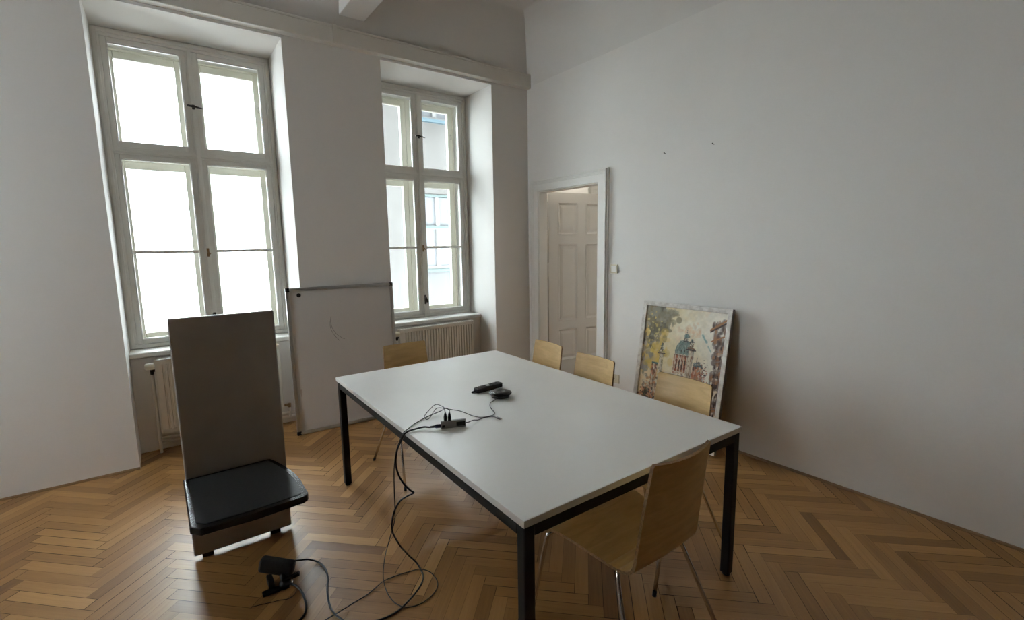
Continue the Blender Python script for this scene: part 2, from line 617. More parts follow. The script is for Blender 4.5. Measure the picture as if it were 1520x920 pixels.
# ------------------------------------------------------------------ windows (double casement boxes)
def make_window(idx, dx, detail=True):
    root = empty(f'window_{idx}', (dx, 0, ZSILL))
    struct(root)
    z0 = -ZSILL            # local z offset
    a, b = XL, XR
    xm = (a + b) / 2

    def Z(z): return z + z0
    # inner fixed frame
    f = MB()
    f.ring((a, Z(ZSILL), b, Z(ZREV)), (a + 0.05, Z(0.825), b - 0.05, Z(3.15)), YF, YF + 0.06, bevel=0.004)
    f.ring((a + 0.012, Z(0.80), b - 0.012, Z(3.198)), (a + 0.034, Z(0.825), b - 0.034, Z(3.172)), YF - 0.014, YF + 0.01, bevel=0.003)
    f.box((a + 0.05, YF + 0.002, Z(2.310)), (b - 0.05, YF + 0.06, Z(2.362)), bevel=0.004)
    f.box((a + 0.05, YF - 0.012, Z(2.326)), (b - 0.05, YF + 0.01, Z(2.344)), bevel=0.004)
    f.build('window_frame', M['gloss_white'], root)
    # mullion with its rounded batten
    m = MB()
    m.box((xm - 0.022, YF - 0.004, Z(0.80)), (xm + 0.022, YF + 0.05, Z(3.15)), bevel=0.004)
    m.box((xm - 0.013, YF - 0.022, Z(0.80)), (xm + 0.013, YF, Z(3.15)), bevel=0.006)
    m.build('mullion', M['gloss_white'], root)
    # four inner sashes
    for (sx0, sx1) in ((a + 0.05, xm - 0.022), (xm + 0.022, b - 0.05)):
        for (sz0, sz1, bar) in ((0.825, 2.310, 1.56), (2.362, 3.15, None)):
            s = MB()
            lw = 0.036
            s.ring((sx0, Z(sz0), sx1, Z(sz1)), (sx0 + lw, Z(sz0 + 0.04), sx1 - lw, Z(sz1 - 0.036)), YF + 0.008, YF + 0.046, bevel=0.004)
            s.ring((sx0 + lw - 0.004, Z(sz0 + 0.036), sx1 - lw + 0.004, Z(sz1 - 0.032)),
                   (sx0 + lw + 0.006, Z(sz0 + 0.046), sx1 - lw - 0.006, Z(sz1 - 0.042)), YF + 0.018, YF + 0.04)
            if bar:
                s.box((sx0 + lw, YF + 0.012, Z(bar - 0.012)), (sx1 - lw, YF + 0.042, Z(bar + 0.012)), bevel=0.004)
            so = s.build('sash', M['gloss_white'], root)
            g = MB()
            g.box((sx0 + lw, YF + 0.028, Z(sz0 + 0.04)), (sx1 - lw, YF + 0.031, Z(sz1 - 0.036)))
            g.build('pane', M['glass'], so)
    # box lining between the inner and outer windows
    q = MB()
    q.box((a, YF + 0.06, Z(0.80)), (a + 0.04, 0.745, Z(3.17)))
    q.box((b - 0.04, YF + 0.06, Z(0.80)), (b, 0.745, Z(3.17)))
    q.box((a + 0.04, YF + 0.06, Z(3.14)), (b - 0.04, 0.745, Z(3.2)))
    q.box((a + 0.04, YF + 0.06, Z(0.79)), (b - 0.04, 0.745, Z(0.825)))
    q.build('box_lining', M['gloss_white'], root)
    # outer frame and sashes, in an older creamy paint
    f = MB()
    f.ring((a, Z(0.79), b, Z(3.2)), (a + 0.05, Z(0.835), b - 0.05, Z(3.125)), 0.745, 0.81, bevel=0.004)
    f.box((a + 0.05, 0.75, Z(2.285)), (b - 0.05, 0.81, Z(2.37)), bevel=0.004)
    f.box((xm - 0.035, 0.745, Z(0.835)), (xm + 0.035, 0.81, Z(3.125)), bevel=0.004)
    f.build('outer_frame', M['cream'], root)
    for (sx0, sx1) in ((a + 0.05, xm - 0.035), (xm + 0.035, b - 0.05)):
        for (sz0, sz1, bar) in ((0.835, 2.285, 1.56), (2.37, 3.125, None)):
            s = MB()
            lw = 0.056
            s.ring((sx0, Z(sz0), sx1, Z(sz1)), (sx0 + lw, Z(sz0 + 0.05), sx1 - lw, Z(sz1 - 0.056)), 0.752, 0.80, bevel=0.005)
            if bar:
                s.box((sx0 + lw, 0.756, Z(bar - 0.013)), (sx1 - lw, 0.79, Z(bar + 0.013)), bevel=0.004)
            so = s.build('outer_sash', M['cream'], root)
            g = MB()
            g.box((sx0 + lw, 0.774, Z(sz0 + 0.05)), (sx1 - lw, 0.777, Z(sz1 - 0.056)))
            g.build('pane', M['glass'], so)
    # ironmongery
    h = MB()
    h.box((xm - 0.010, YF - 0.026, Z(2.700)), (xm + 0.010, YF - 0.020, Z(2.735)), bevel=0.002)
    h.tube([(xm, YF - 0.03, Z(2.716)), (xm, YF - 0.045, Z(2.716))], 0.007, 10)
    h.tube([(xm - 0.045, YF - 0.046, Z(2.719)), (xm, YF - 0.047, Z(2.717)), (xm + 0.06, YF - 0.046, Z(2.709))], 0.007, 10, radii=[0.008, 0.009, 0.004])
    h.build('turn_latch', M['dark_iron'], root)
    h = MB()
    h.box((xm - 0.009, YF - 0.028, Z(1.515)), (xm + 0.009, YF - 0.020, Z(1.585)), bevel=0.003)
    h.tube([(xm, YF - 0.026, Z(1.55)), (xm, YF - 0.045, Z(1.55)), (xm + 0.012, YF - 0.05, Z(1.535))], 0.007, 10)
    h.build('bolt', M['brass'], root)
    h = MB()
    h.box((xm - 0.010, YF - 0.028, Z(0.94)), (xm + 0.010, YF - 0.020, Z(1.04)), bevel=0.003)
    h.tube([(xm, YF - 0.026, Z(1.0)), (xm, YF - 0.05, Z(1.0))], 0.008, 10)
    h.tube([(xm - 0.012, YF - 0.05, Z(1.03)), (xm, YF - 0.052, Z(1.0)), (xm + 0.014, YF - 0.05, Z(0.965))], 0.008, 10, radii=[0.009, 0.010, 0.013])
    h.build('handle', M['dark_iron'], root)
    h = MB()
    hz = Z(2.815)
    h.tube(catmull([(b - 0.075, 0.752, hz + 0.03), (b - 0.075, 0.735, hz + 0.012), (b - 0.082, 0.725, hz - 0.01), (b - 0.075, 0.732, hz - 0.022), (b - 0.07, 0.75, hz - 0.02)], 5), 0.005, 8)
    h.build('hook', M['hook'], root)
    # sill board with a rounded nose
    s = MB()
    nose = [(YF + 0.02, 0.0), (0.306, 0.0), (0.300, -0.004), (0.297, -0.011), (0.297, -0.030), (0.301, -0.037), (0.306, -0.040), (YF + 0.02, -0.040)]
    s.prism([(p[0], p[1]) for p in nose], 'x', a + 0.001, b - 0.001)
    s.build('window_sill', M['gloss_white'], root)
    return root


for i in range(2):
    make_window(i + 1, -PITCH * i)


# ------------------------------------------------------------------ radiators in the niches
def make_radiator(dx, label):
    x0, x1, z0, z1 = -1.502, -0.632, 0.155, 0.743
    yf, yb = 0.205, 0.272
    root = empty('radiator', ((x0 + x1) / 2 + dx, (yf + yb) / 2, 0))
    ox, oy = -(x0 + x1) / 2, -(yf + yb) / 2

    def B(mb, a, b, **k): mb.box((a[0] + ox, a[1] + oy, a[2]), (b[0] + ox, b[1] + oy, b[2]), **k)
    # ribbed front panel: one continuous folded sheet
    mb = MB()
    outline = []
    k, n = 26, 0
    xs0, xs1 = x0 + 0.03, x1 - 0.03
    step = (xs1 - xs0) / k
    front = [(x0, yf + 0.004), (xs0, yf)]
    for i in range(k):
        xa = xs0 + i * step
        front += [(xa + step * 0.40, yf), (xa + step * 0.52, yf + 0.007), (xa + step * 0.88, yf + 0.007), (xa + step, yf)]
    front += [(x1, yf + 0.004)]
    poly = [(p[0] + ox, p[1] + oy) for p in front] + [(x1 + ox, yf + 0.02 + oy), (x0 + ox, yf + 0.02 + oy)]
    mb.prism(poly, 'z', z0 + 0.035, z1 - 0.035)
    B(mb, (x0, yf, z1 - 0.036), (x1, yf + 0.02, z1 - 0.002), bevel=0.004)
    B(mb, (x0, yf, z0), (x1, yf + 0.02, z0 + 0.036), bevel=0.004)
    mb.build('front_panel', M['radiator'], root)
    mb = MB()
    B(mb, (x0, yb - 0.02, z0), (x1, yb, z1 - 0.002), bevel=0.004)
    mb.build('back_panel', M['radiator'], root)
    mb = MB()
    for i in range(30):
        xa = x0 + 0.02 + i * (x1 - x0 - 0.04) / 30
        B(mb, (xa, yf + 0.018, z1 - 0.008), (xa + 0.018, yb - 0.004, z1))
    B(mb, (x0, yf + 0.001, z1 - 0.008), (x1, yf + 0.010, z1 + 0.003), bevel=0.002)
    B(mb, (x0, yb - 0.012, z1 - 0.008), (x1, yb - 0.001, z1 + 0.003), bevel=0.002)
    mb.build('grille', M['radiator'], root)
    for xa in (x0 - 0.003, x1 - 0.003):
        mb = MB()
        B(mb, (xa, yf + 0.002, z0 + 0.01), (xa + 0.006, yb - 0.002, z1 + 0.001), bevel=0.002)
        mb.build('side_cover', M['radiator'], root)
    # thermostat valve at the top left, feed pipe down into the floor
    yv = (yf + yb) / 2 + oy
    xv = x0 - 0.025 + ox
    mb = MB()
    rot = Matrix.Translation((x0 + ox - 0.002, yv - 0.022, 0.700)) @ Matrix.Rotation(-PI / 2, 4, 'Y')
    t = MB().lathe([(0.016, 0.0), (0.024, 0.004), (0.026, 0.012), (0.026, 0.045), (0.024, 0.055), (0.015, 0.060)], 24)
    mb.add([rot @ Vector(v) for v in t.v], t.f, 0, True)
    mb.build('thermostat_head', M['plastic_white'], root)
    mb = MB()
    mb.tube([(x0 + ox + 0.002, yv, 0.66), (xv + 0.002, yv, 0.66)], 0.010, 12)
    mb.tube([(xv + 0.002, yv - 0.012, 0.68), (xv + 0.002, yv, 0.635)], 0.012, 12)
    mb.build('valve', M['dark_iron'], root)
    mb = MB()
    mb.tube(catmull([(xv + 0.002, yv, 0.645), (xv + 0.002, yv, 0.3), (xv + 0.002, yv, 0.10), (xv + 0.002, yv + 0.005, 0.0)], 4), 0.011, 12)
    mb.build('feed_pipe', M['radiator'], root)
    # return at the lower right: iron valve, pipe along the niche foot
    xr_ = x1 + 0.03 + ox
    mb = MB()
    mb.tube([(x1 + ox - 0.002, yv, 0.19), (xr_ + 0.02, yv, 0.19)], 0.011, 12)
    mb.tube([(xr_ + 0.005, yv, 0.19), (xr_ + 0.005, yv - 0.03, 0.19)], 0.012, 12)
    mb.tube([(xr_ + 0.02, yv, 0.20), (xr_ + 0.02, yv, 0.165)], 0.013, 12)
    mb.build('return_valve', M['brass'], root)
    mb = MB()
    mb.tube([(xr_ + 0.02, yv, 0.17), (xr_ + 0.02, yv, 0.075)], 0.009, 12)
    mb.tube([(x0 + ox - 0.03, yv + 0.03, 0.07), (XR - 0.002 + ox, yv + 0.03, 0.07)], 0.012, 12)
    mb.tube([(x0 + ox - 0.03, yv + 0.03, 0.105), (XR - 0.002 + ox, yv + 0.03, 0.105)], 0.012, 12)
    mb.build('return_pipe', M['radiator'], root)
    for xa in (x0 + 0.12, x1 - 0.12):
        mb = MB()
        B(mb, (xa - 0.012, yb - 0.001, 0.25), (xa + 0.012, NICHE_Y, 0.62))
        mb.build('wall_bracket', M['radiator'], root)
    tag(root, label, 'radiator', 'radiators under the windows')
    return root


make_radiator(0, 'white ribbed panel radiator under the window between the whiteboard and the door')
make_radiator(-PITCH, 'white panel radiator under the left window, between the grey stand and the whiteboard')

# ------------------------------------------------------------------ cable trunking along the window wall
root = empty('cable_trunking', (-2.0, 0, 3.232))
mb = MB()
for a, b in ((WEST + 0.004, -2.0 - 2.0 * 0 - 0.055), (-2.045, -0.016)):
    pts = [(0, 0), (-0.068, 0), (-0.072, 0.004), (-0.072, 0.116), (-0.069, 0.118), (-0.069, 0.121), (-0.072, 0.123), (-0.072, 0.136), (-0.068, 0.140), (0, 0.140)]
    mb.prism([(p[0], p[1]) for p in pts], 'x', a + 2.0, b + 2.0)
mb.build('duct', M['trunk'], root)
mb = MB()
mb.prism([(0, -0.003), (-0.077, -0.003), (-0.080, 0.0), (-0.080, 0.140), (-0.077, 0.143), (0, 0.143)], 'x', -0.075, -0.04)
mb.build('joint_cover', M['trunk'], root)
mb = MB()
mb.prism([(0, -0.002), (-0.072, -0.002), (-0.075, 0.001), (-0.075, 0.139), (-0.072, 0.142), (0, 0.142)], 'x', 1.975, 1.99)
mb.build('end_cap', M['trunk'], root)
tag(root, 'long white plastic cable trunking running along the wall above the windows', 'cable trunking')

# ------------------------------------------------------------------ door to the next room
root = empty('door_1', (0, (DY0 + DY1) / 2, 0))
struct(root)
yc = -(DY0 + DY1) / 2
# casing profile: s = distance outward from the opening, t = thickness into the room
cas = [(-0.004, 0.0), (-0.004, 0.022), (0.0, 0.026), (0.070, 0.026), (0.074, 0.030), (0.082, 0.030), (0.086, 0.034), (0.092, 0.034), (0.096, 0.040), (0.104, 0.042), (0.110, 0.040), (0.112, 0.020), (0.120, 0.018), (0.122, 0.0)]
mb = MB()
vs, fs = [], []
n = len(cas)
for (s, t) in cas:
    vs += [(-t, DY1 + s + yc, 0), (-t, DY1 + s + yc, DZ + s), (-t, DY0 - s + yc, DZ + s), (-t, DY0 - s + yc, 0)]
for i in range(n - 1):
    for j in range(3):
        fs.append([i * 4 + j, i * 4 + j + 1, (i + 1) * 4 + j + 1, (i + 1) * 4 + j])
mb.add(vs, fs)
mb.build('door_casing', M['casing'], root)
mb = MB()
mb.ring((DY0 + yc, 0.0, DY1 + yc, DZ), (DY0 + yc + 0.012, 0.0, DY1 + yc - 0.012, DZ - 0.012), -0.012, 0.102, axis='x')
mb.build('door_jamb', M['casing'], root)
# leaf: swung open into the next room
LW, LH, LT = 0.91, 2.135, 0.04
ang = -math.radians(10)
hinge = Vector((0.116, DY1 - 0.002 + yc, 0.008))
Rm = Matrix.Translation(hinge) @ Matrix.Rotation(ang, 4, 'Z')
# local: x along the leaf, y thickness (0..LT) towards the wall side, z up. Visible face is y = 0 (towards -y)
cols = [(0.135, 0.405), (0.515, 0.785)]
rows = [(0.215, 0.590), (0.680, 1.570), (1.668, 2.030)]
lf = MB()
lm = Matrix.Translation((0, 0, 0))
xs = [0.012, cols[0][0], cols[0][1], cols[1][0], cols[1][1], LW]
zs = [0.0, rows[0][0], rows[0][1], rows[1][0], rows[1][1], rows[2][0], rows[2][1], LH]
lf.box((xs[0], 0, 0), (xs[1], LT, LH), mat=Rm)
lf.box((xs[2], 0, 0), (xs[3], LT, LH), mat=Rm)
lf.box((xs[4], 0, 0), (xs[5], LT, LH), mat=Rm)
for (za, zb) in ((0, zs[1]), (zs[2], zs[3]), (zs[4], zs[5]), (zs[6], zs[7])):
    for (ca, cb) in cols:
        lf.box((ca, 0, za), (cb, LT, zb), mat=Rm)
leaf = lf.build('door_leaf', M['door'], root)
for (ca, cb) in cols:
    for (ra, rb) in rows:
        p = MB()
        # moulding rings stepping down to a bevelled raised field, both faces
        for side in (0, 1):
            def Y(d): return d if side == 0 else LT - d
            steps = [(0.0, -0.004), (0.008, -0.005), (0.016, 0.004), (0.024, 0.010), (0.030, 0.014), (0.062, 0.006), (0.066, 0.006)]
            vs, fs = [], []
            for (o, d) in steps:
                vs += [(ca + o, Y(d), ra + o), (cb - o, Y(d), ra + o), (cb - o, Y(d), rb - o), (ca + o, Y(d), rb - o)]
            for i in range(len(steps) - 1):
                for j in range(4):
                    q = [i * 4 + j, i * 4 + (j + 1) % 4, (i + 1) * 4 + (j + 1) % 4, (i + 1) * 4 + j]
                    fs.append(q if side == 0 else q[::-1])
            q = [(len(steps) - 1) * 4 + j for j in range(4)]
            fs.append(q if side == 0 else q[::-1])
            p.add([Rm @ Vector(v) for v in vs], fs)
        p.build('door_panel', M['door'], leaf)
for hz in (0.28, 1.20, 1.86):
    h = MB()
    h.tube([Rm @ Vector((0.0, 0.002, hz)), Rm @ Vector((0.0, 0.002, hz + 0.16))], 0.008, 12)
    h.tube([Rm @ Vector((0.0, 0.002, hz + 0.16)), Rm @ Vector((0.0, 0.002, hz + 0.172))], 0.005, 12)
    h.tube([Rm @ Vector((0.0, 0.002, hz - 0.012)), Rm @ Vector((0.0, 0.002, hz))], 0.005, 12)
    h.box((0.0, 0.001, hz), (0.03, 0.004, hz + 0.16), mat=Rm)
    h.build('hinge', M['door'], root)
hd = MB()
hd.box((0.83, -0.006, 0.96), (0.875, 0.001, 1.16), mat=Rm, bevel=0.003)
hd.tube([Rm @ Vector(v) for v in ((0.852, 0, 1.08), (0.852, -0.05, 1.08), (0.845, -0.058, 1.08), (0.74, -0.058, 1.076))], 0.008, 12)
hd.build('door_handle', M['brass'], leaf)

# the room behind the door
HX, HY0, HY1 = 3.2, -2.6, 0.0
mb = MB()
mb.box((HX, HY0 - 0.1, -0.03), (HX + 0.1, -2.3, ZC))
mb.box((HX, -2.14, -0.03), (HX + 0.1, HY1 + 0.1, ZC))
mb.box((HX, -2.3, -0.03), (HX + 0.1, -2.14, 1.0))  # unseen opening added here to let sky light onto the door leaf
mb.box((HX, -2.3, 2.5), (HX + 0.1, -2.14, ZC))
mb.box((HX - 0.05, -1.4, 2.95), (HX, HY1, 3.02), bevel=0.01)
mb.box((HX - 0.03, -1.4, 2.25), (HX, HY1, 2.30), bevel=0.006)
for k in range(5):
    ya = -1.4 + k * 0.3
    mb.box((HX - 0.03, ya, 2.30), (HX, ya + 0.04, 2.95))
struct(mb.build('wall_hall_east', M['wall']))
HW0, HW1 = XL + 2.595, XR + 2.595
mb = MB()
mb.box((0.12, 0.0, -0.03), (HW0, WALL_OUT, ZC + 0.2))
mb.box((HW1, 0.0, -0.03), (HX + 0.1, WALL_OUT, ZC + 0.2))
mb.box((HW0, 0.0, ZREV), (HW1, WALL_OUT, ZC + 0.2))
mb.box((HW0, NICHE_Y, -0.03), (HW1, WALL_OUT, ZSILL - 0.045))
struct(mb.build('wall_hall_north', M['wall']))
make_window(3, 2.595)
mb = MB()
mb.box((0.10, HY0 - 0.1, -0.03), (HX, HY0, ZC))
struct(mb.build('wall_hall_south', M['wall']))
mb = MB()
mb.box((0.10, HY0, -0.03), (HX, NICHE_Y, 0.0))
mb.box((0.0, DY0, -0.03), (0.101, DY1, 0.001))
struct(mb.build('floor_hall', M['baseboard']))
mb = MB()
mb.box((0.10, HY0, 3.45), (HX, HY1, 3.55))
struct(mb.build('ceiling_hall', M['ceiling']))
# unseen globe lamp added in that room to brighten the gap around the leaf
lroot = empty('added_lamp', (0.62, 0.0, 2.75))
mb = MB()
rot = Matrix.Rotation(PI / 2, 4, 'X')
t = MB().lathe([(0.055, 0.0), (0.055, 0.012), (0.03, 0.02), (0.012, 0.03), (0.012, 0.07)], 24)
mb.add([rot @ Vector(v) for v in t.v], t.f, 0, True)
mb.build('wall_plate', M['brass'], lroot)
MB().lathe([(0.02, -0.075), (0.055, -0.055), (0.075, 0.0), (0.055, 0.055), (0.02, 0.075)], 28, centre=(0, -0.11, 0)).build('globe', M['opal'], lroot)
tag(lroot, 'added opal globe lamp, unseen in the next room, brightening the gap at the door leaf', 'lamp')

# ------------------------------------------------------------------ switch, socket, nails
root = empty('light_switch', (0, -1.275, 1.34))
mb = MB()
mb.box((-0.013, -0.041, -0.041), (0.0, 0.041, 0.041), bevel=0.004)
mb.build('cover_plate', M['cream_plastic'], root)
mb = MB()
mb.box((-0.017, -0.029, -0.029), (-0.011, 0.029, 0.029), bevel=0.003)
r = mb.build('rocker', M['gloss_white'], root)
tag(root, 'square cream light switch on the wall right of the door', 'switch')

root = empty('wall_socket', (0, -1.312, 0.300))
mb = MB()
mb.box((-0.010, -0.041, -0.041), (0.0, 0.041, 0.041), bevel=0.003)
mb.build('cover_plate', M['cream_plastic'], root)
mb = MB()
rot = Matrix.Translation((-0.0098, 0, 0)) @ Matrix.Rotation(-PI / 2, 4, 'Y')
t = MB().lathe([(0.0205, 0.0), (0.0225, 0.0025), (0.0225, 0.005), (0.0205, 0.006), (0.019, 0.001), (0.010, 0.0012)], 28)
mb.add([rot @ Vector(v) for v in t.v], t.f, 0, True)
w = mb.build('socket_well', M['cream_plastic'], root)
mb = MB()
for s in (-1, 1):
    mb.tube([(-0.0105, s * 0.0095, 0), (-0.0125, s * 0.0095, 0)], 0.0027, 10)
mb.build('pin_hole', M['black'], w)
tag(root, 'cream wall socket low on the wall between the door and the leaning painting', 'socket')

for (y, z, lab) in ((-1.796, 2.288, 'small nail in the white wall, the one nearer the door'), (-2.217, 2.289, 'small nail in the white wall, the one farther from the door')):
    mb = MB()
    mb.tube([(0.0, 0, 0), (-0.020, 0, 0.004)], 0.0022, 8)
    mb.tube([(-0.020, 0, 0.004), (-0.022, 0, 0.0044)], 0.005, 10)
    o = mb.build('nail', M['dark_iron'], None, (0, y, z))
    tag(o, lab, 'nail', 'nails in the wall above the painting')

# ------------------------------------------------------------------ leaning painting
PW, PL = 0.79, 1.088
lean = math.atan2(0.17, 1.075)
root = empty('framed_painting', (-0.2, -1.668, 0.0))
# local axes: u to the right along -y, v up the leaning plane, w out of the wall (towards -x)
Pm = Matrix(((0, math.sin(lean), -math.cos(lean), 0), (-1, 0, 0, 0), (0, math.cos(lean), math.sin(lean), 0), (0, 0, 0, 1)))
root.matrix_world = Matrix.Translation((-0.203, -1.668, 0.0055)) @ Pm
fw, fd = 0.037, 0.032
mb = MB()


def mitre(mb, u0, v0, u1, v1, fw, d0, d1):
    corners = [(u0, v0), (u1, v0), (u1, v1), (u0, v1)]
    inner = [(u0 + fw, v0 + fw), (u1 - fw, v0 + fw), (u1 - fw, v1 - fw), (u0 + fw, v1 - fw)]
    prof = [(0.0, d0), (0.0, d1 - 0.003), (0.06, d1), (0.45, d1 - 0.001), (0.9, d1 - 0.003), (1.0, d1 - 0.007), (1.0, d0)]
    vs, fs, ms = [], [], []
    for (t, d) in prof:
        for c, i in zip(corners, inner):
            vs.append((c[0] + (i[0] - c[0]) * t, c[1] + (i[1] - c[1]) * t, d))
    for k in range(len(prof) - 1):
        for j in range(4):
            mb.add([vs[k * 4 + j], vs[k * 4 + (j + 1) % 4], vs[(k + 1) * 4 + (j + 1) % 4], vs[(k + 1) * 4 + j]], [[0, 1, 2, 3]], 1 if k == 0 else 0)


mitre(mb, 0, 0, PW, PL, fw, 0.0, fd)
mb.build('frame', [M['silver_frame'], M['frame_side']], root)
mb = MB()
mb.box((0.01, 0.01, 0.002), (PW - 0.01, PL - 0.01, 0.010))
mb.build('backing_board', M['backing'], root)


# a loose city view in oils: plain domed church between two columns, foliage, warm sky
def paint():
    W, H = 210, 288
    rs = np.random.RandomState(11)
    u = (np.arange(W) + 0.5) / W
    v = (np.arange(H) + 0.5) / H
    U, V = np.meshgrid(u, v)

    def noise(fx, fy, seed, octs=3):
        r = np.random.RandomState(seed)
        out = np.zeros((H, W))
        amp = 1.0
        tot = 0
        for o in range(octs):
            gx, gy = int(fx * 2 ** o) + 2, int(fy * 2 ** o) + 2
            g = r.rand(gy, gx)
            xi = U * (gx - 1.001)
            yi = V * (gy - 1.001)
            x0, y0 = xi.astype(int), yi.astype(int)
            fx_, fy_ = xi - x0, yi - y0
            fx_ = fx_ * fx_ * (3 - 2 * fx_)
            fy_ = fy_ * fy_ * (3 - 2 * fy_)
            out += amp * (g[y0, x0] * (1 - fx_) * (1 - fy_) + g[y0, x0 + 1] * fx_ * (1 - fy_) + g[y0 + 1, x0] * (1 - fx_) * fy_ + g[y0 + 1, x0 + 1] * fx_ * fy_)
            tot += amp
            amp *= 0.55
        return out / tot
    img = np.zeros((H, W, 3))

    def C(r, g, b): return (np.array([r, g, b]) / 255.0) ** 2.2
    sky_l, sky_r, och, blush = C(226, 212, 172), C(244, 240, 226), C(208, 178, 116), C(230, 196, 156)
    t = np.clip((U - 0.30) * 2.0 + (noise(4, 5, 1) - 0.5) * 0.9, 0, 1)[..., None]
    img[:] = sky_l * (1 - t) + sky_r * t
    k = np.clip((noise(5, 6, 2) - 0.52) * 5, 0, 1)[..., None] * np.clip(1.1 - np.abs(U - 0.36) * 2.2, 0, 1)[..., None] * 0.8
    img[:] = img * (1 - k) + och * k
    k = np.clip((noise(6, 6, 9) - 0.58) * 6, 0, 1)[..., None] * 0.45
    img[:] = img * (1 - k) + blush * k
    img *= (0.86 + 0.28 * noise(30, 42, 5))[..., None]

    def stroke(x0, y0, x1, y1, w, col, a=0.9, rough=0.5, seed=None):
        n_ = max(abs(x1 - x0) * W, abs(y1 - y0) * H, 1)
        for tt in np.linspace(0, 1, int(n_ * 1.2) + 2):
            x = x0 + (x1 - x0) * tt + rs.randn() * w * 0.12
            y = y0 + (y1 - y0) * tt + rs.randn() * w * 0.12
            dab(x, y, w * (0.7 + 0.5 * rs.rand()), w * (0.7 + 0.5 * rs.rand()), col * (0.85 + 0.3 * rs.rand()), a)

    def dab(x, y, rx, ry, col, a=0.9):
        i0, i1 = int((x - rx) * W), int((x + rx) * W) + 2
        ry2 = ry * W / H
        j0, j1 = int((y - ry2) * H), int((y + ry2) * H) + 2
        i0, j0 = max(i0, 0), max(j0, 0)
        i1, j1 = min(i1, W), min(j1, H)
        if i1 <= i0 or j1 <= j0: return
        uu, vv = U[j0:j1, i0:i1], V[j0:j1, i0:i1]
        d = ((uu - x) / rx) ** 2 + ((vv - y) / ry2) ** 2
        m = (np.clip(1.3 - d, 0, 0.6) / 0.6 * a)[..., None]
        img[j0:j1, i0:i1] = img[j0:j1, i0:i1] * (1 - m) + col * m

    def scatter(n_, cx, cy, sx, sy, cols, r0, r1, a=0.8, box=False):
        for _ in range(n_):
            if box: x, y = cx + (rs.rand() - .5) * sx, cy + (rs.rand() - .5) * sy
            else: x, y = cx + rs.randn() * sx, cy + rs.randn() * sy
            r = r0 + (r1 - r0) * rs.rand()
            dab(x, y, r * (0.6 + 0.8 * rs.rand()), r * (0.6 + 0.8 * rs.rand()), cols[rs.randint(len(cols))] * (0.8 + 0.4 * rs.rand()), a)
    # foliage along the left
    dk, ol, gr, yl = C(92, 88, 74), C(124, 114, 84), C(142, 138, 120), C(206, 178, 104)
    scatter(170, 0.10, 0.93, 0.10, 0.05, [dk, gr, ol, gr], 0.02, 0.05)
    scatter(150, 0.06, 0.80, 0.07, 0.07, [dk, ol, gr], 0.02, 0.045)
    scatter(90, 0.19, 0.83, 0.06, 0.02, [dk, ol, ol], 0.012, 0.03)
    scatter(60, 0.28, 0.92, 0.06, 0.03, [gr, ol], 0.014, 0.035, 0.6)
    scatter(120, 0.05, 0.66, 0.05, 0.09, [dk, ol, yl, gr], 0.014, 0.035)
    scatter(80, 0.10, 0.54, 0.05, 0.05, [gr, C(168, 160, 150), yl], 0.014, 0.035)
    scatter(35, 0.13, 0.80, 0.07, 0.08, [yl, C(214, 198, 130)], 0.006, 0.014)
    scatter(60, 0.24, 0.62, 0.07, 0.07, [yl, C(206, 176, 80)], 0.02, 0.04, 0.45)
    # flecks in the sky
    scatter(26, 0.62, 0.84, 0.07, 0.02, [C(222, 182, 136)], 0.012, 0.03, 0.35)
    teal = C(150, 178, 172)
    stroke(0.745, 0.815, 0.80, 0.765, 0.011, teal, 0.8)
    stroke(0.82, 0.74, 0.86, 0.70, 0.008, teal, 0.4)
    # street fronts on the right
    br, br2, dkb, gy = C(120, 84, 60), C(168, 118, 78), C(62, 46, 42), C(132, 118, 112)
    for k_ in range(260):
        y = rs.rand() * 0.93
        edge = 0.885 - 0.05 * np.clip((y - 0.72) * 4, 0, 1)
        x = edge + (1 - edge) * rs.rand()
        dab(x, y, 0.010 + 0.014 * rs.rand(), 0.014 + 0.03 * rs.rand(), [br, br2, gy, dkb, gy][rs.randint(5)], 0.7)
    stroke(0.825, 0.86, 0.99, 0.945, 0.010, br2, 0.9)
    stroke(0.83, 0.85, 0.99, 0.925, 0.008, dkb, 0.9)
    stroke(0.85, 0.78, 0.99, 0.83, 0.007, br2)
    for y in (0.70, 0.63, 0.56, 0.49, 0.42, 0.35, 0.28, 0.2):
        stroke(0.89, y, 0.99, y + 0.02, 0.005, gy, 0.8)
        for x in (0.92, 0.965): stroke(x, y + 0.03, x, y + 0.05, 0.008, dkb, 0.85)
    red, red2, cream, slate = C(172, 100, 70), C(198, 136, 96), C(220, 208, 184), C(66, 68, 68)
    dome, dome2 = C(110, 132, 126), C(158, 170, 158)
    # drum of the church
    for k_ in range(420):
        x, y = 0.445 + 0.215 * rs.rand(), 0.50 + 0.145 * rs.rand()
        dab(x, y, 0.006 + 0.008 * rs.rand(), 0.010 + 0.016 * rs.rand(), [red, red2, cream, C(140, 66, 40), C(120, 92, 70)][rs.randint(5)], 0.75)
    for x in (0.452, 0.49, 0.525, 0.56, 0.595, 0.63, 0.655): stroke(x, 0.505, x, 0.635, 0.004, cream, 0.85)
    for x in (0.472, 0.508, 0.543, 0.578, 0.612): stroke(x, 0.53, x, 0.60, 0.006, dkb, 0.85)
    stroke(0.44, 0.645, 0.665, 0.645, 0.007, cream)
    stroke(0.44, 0.632, 0.665, 0.632, 0.003, slate)
    stroke(0.43, 0.505, 0.67, 0.500, 0.006, cream)
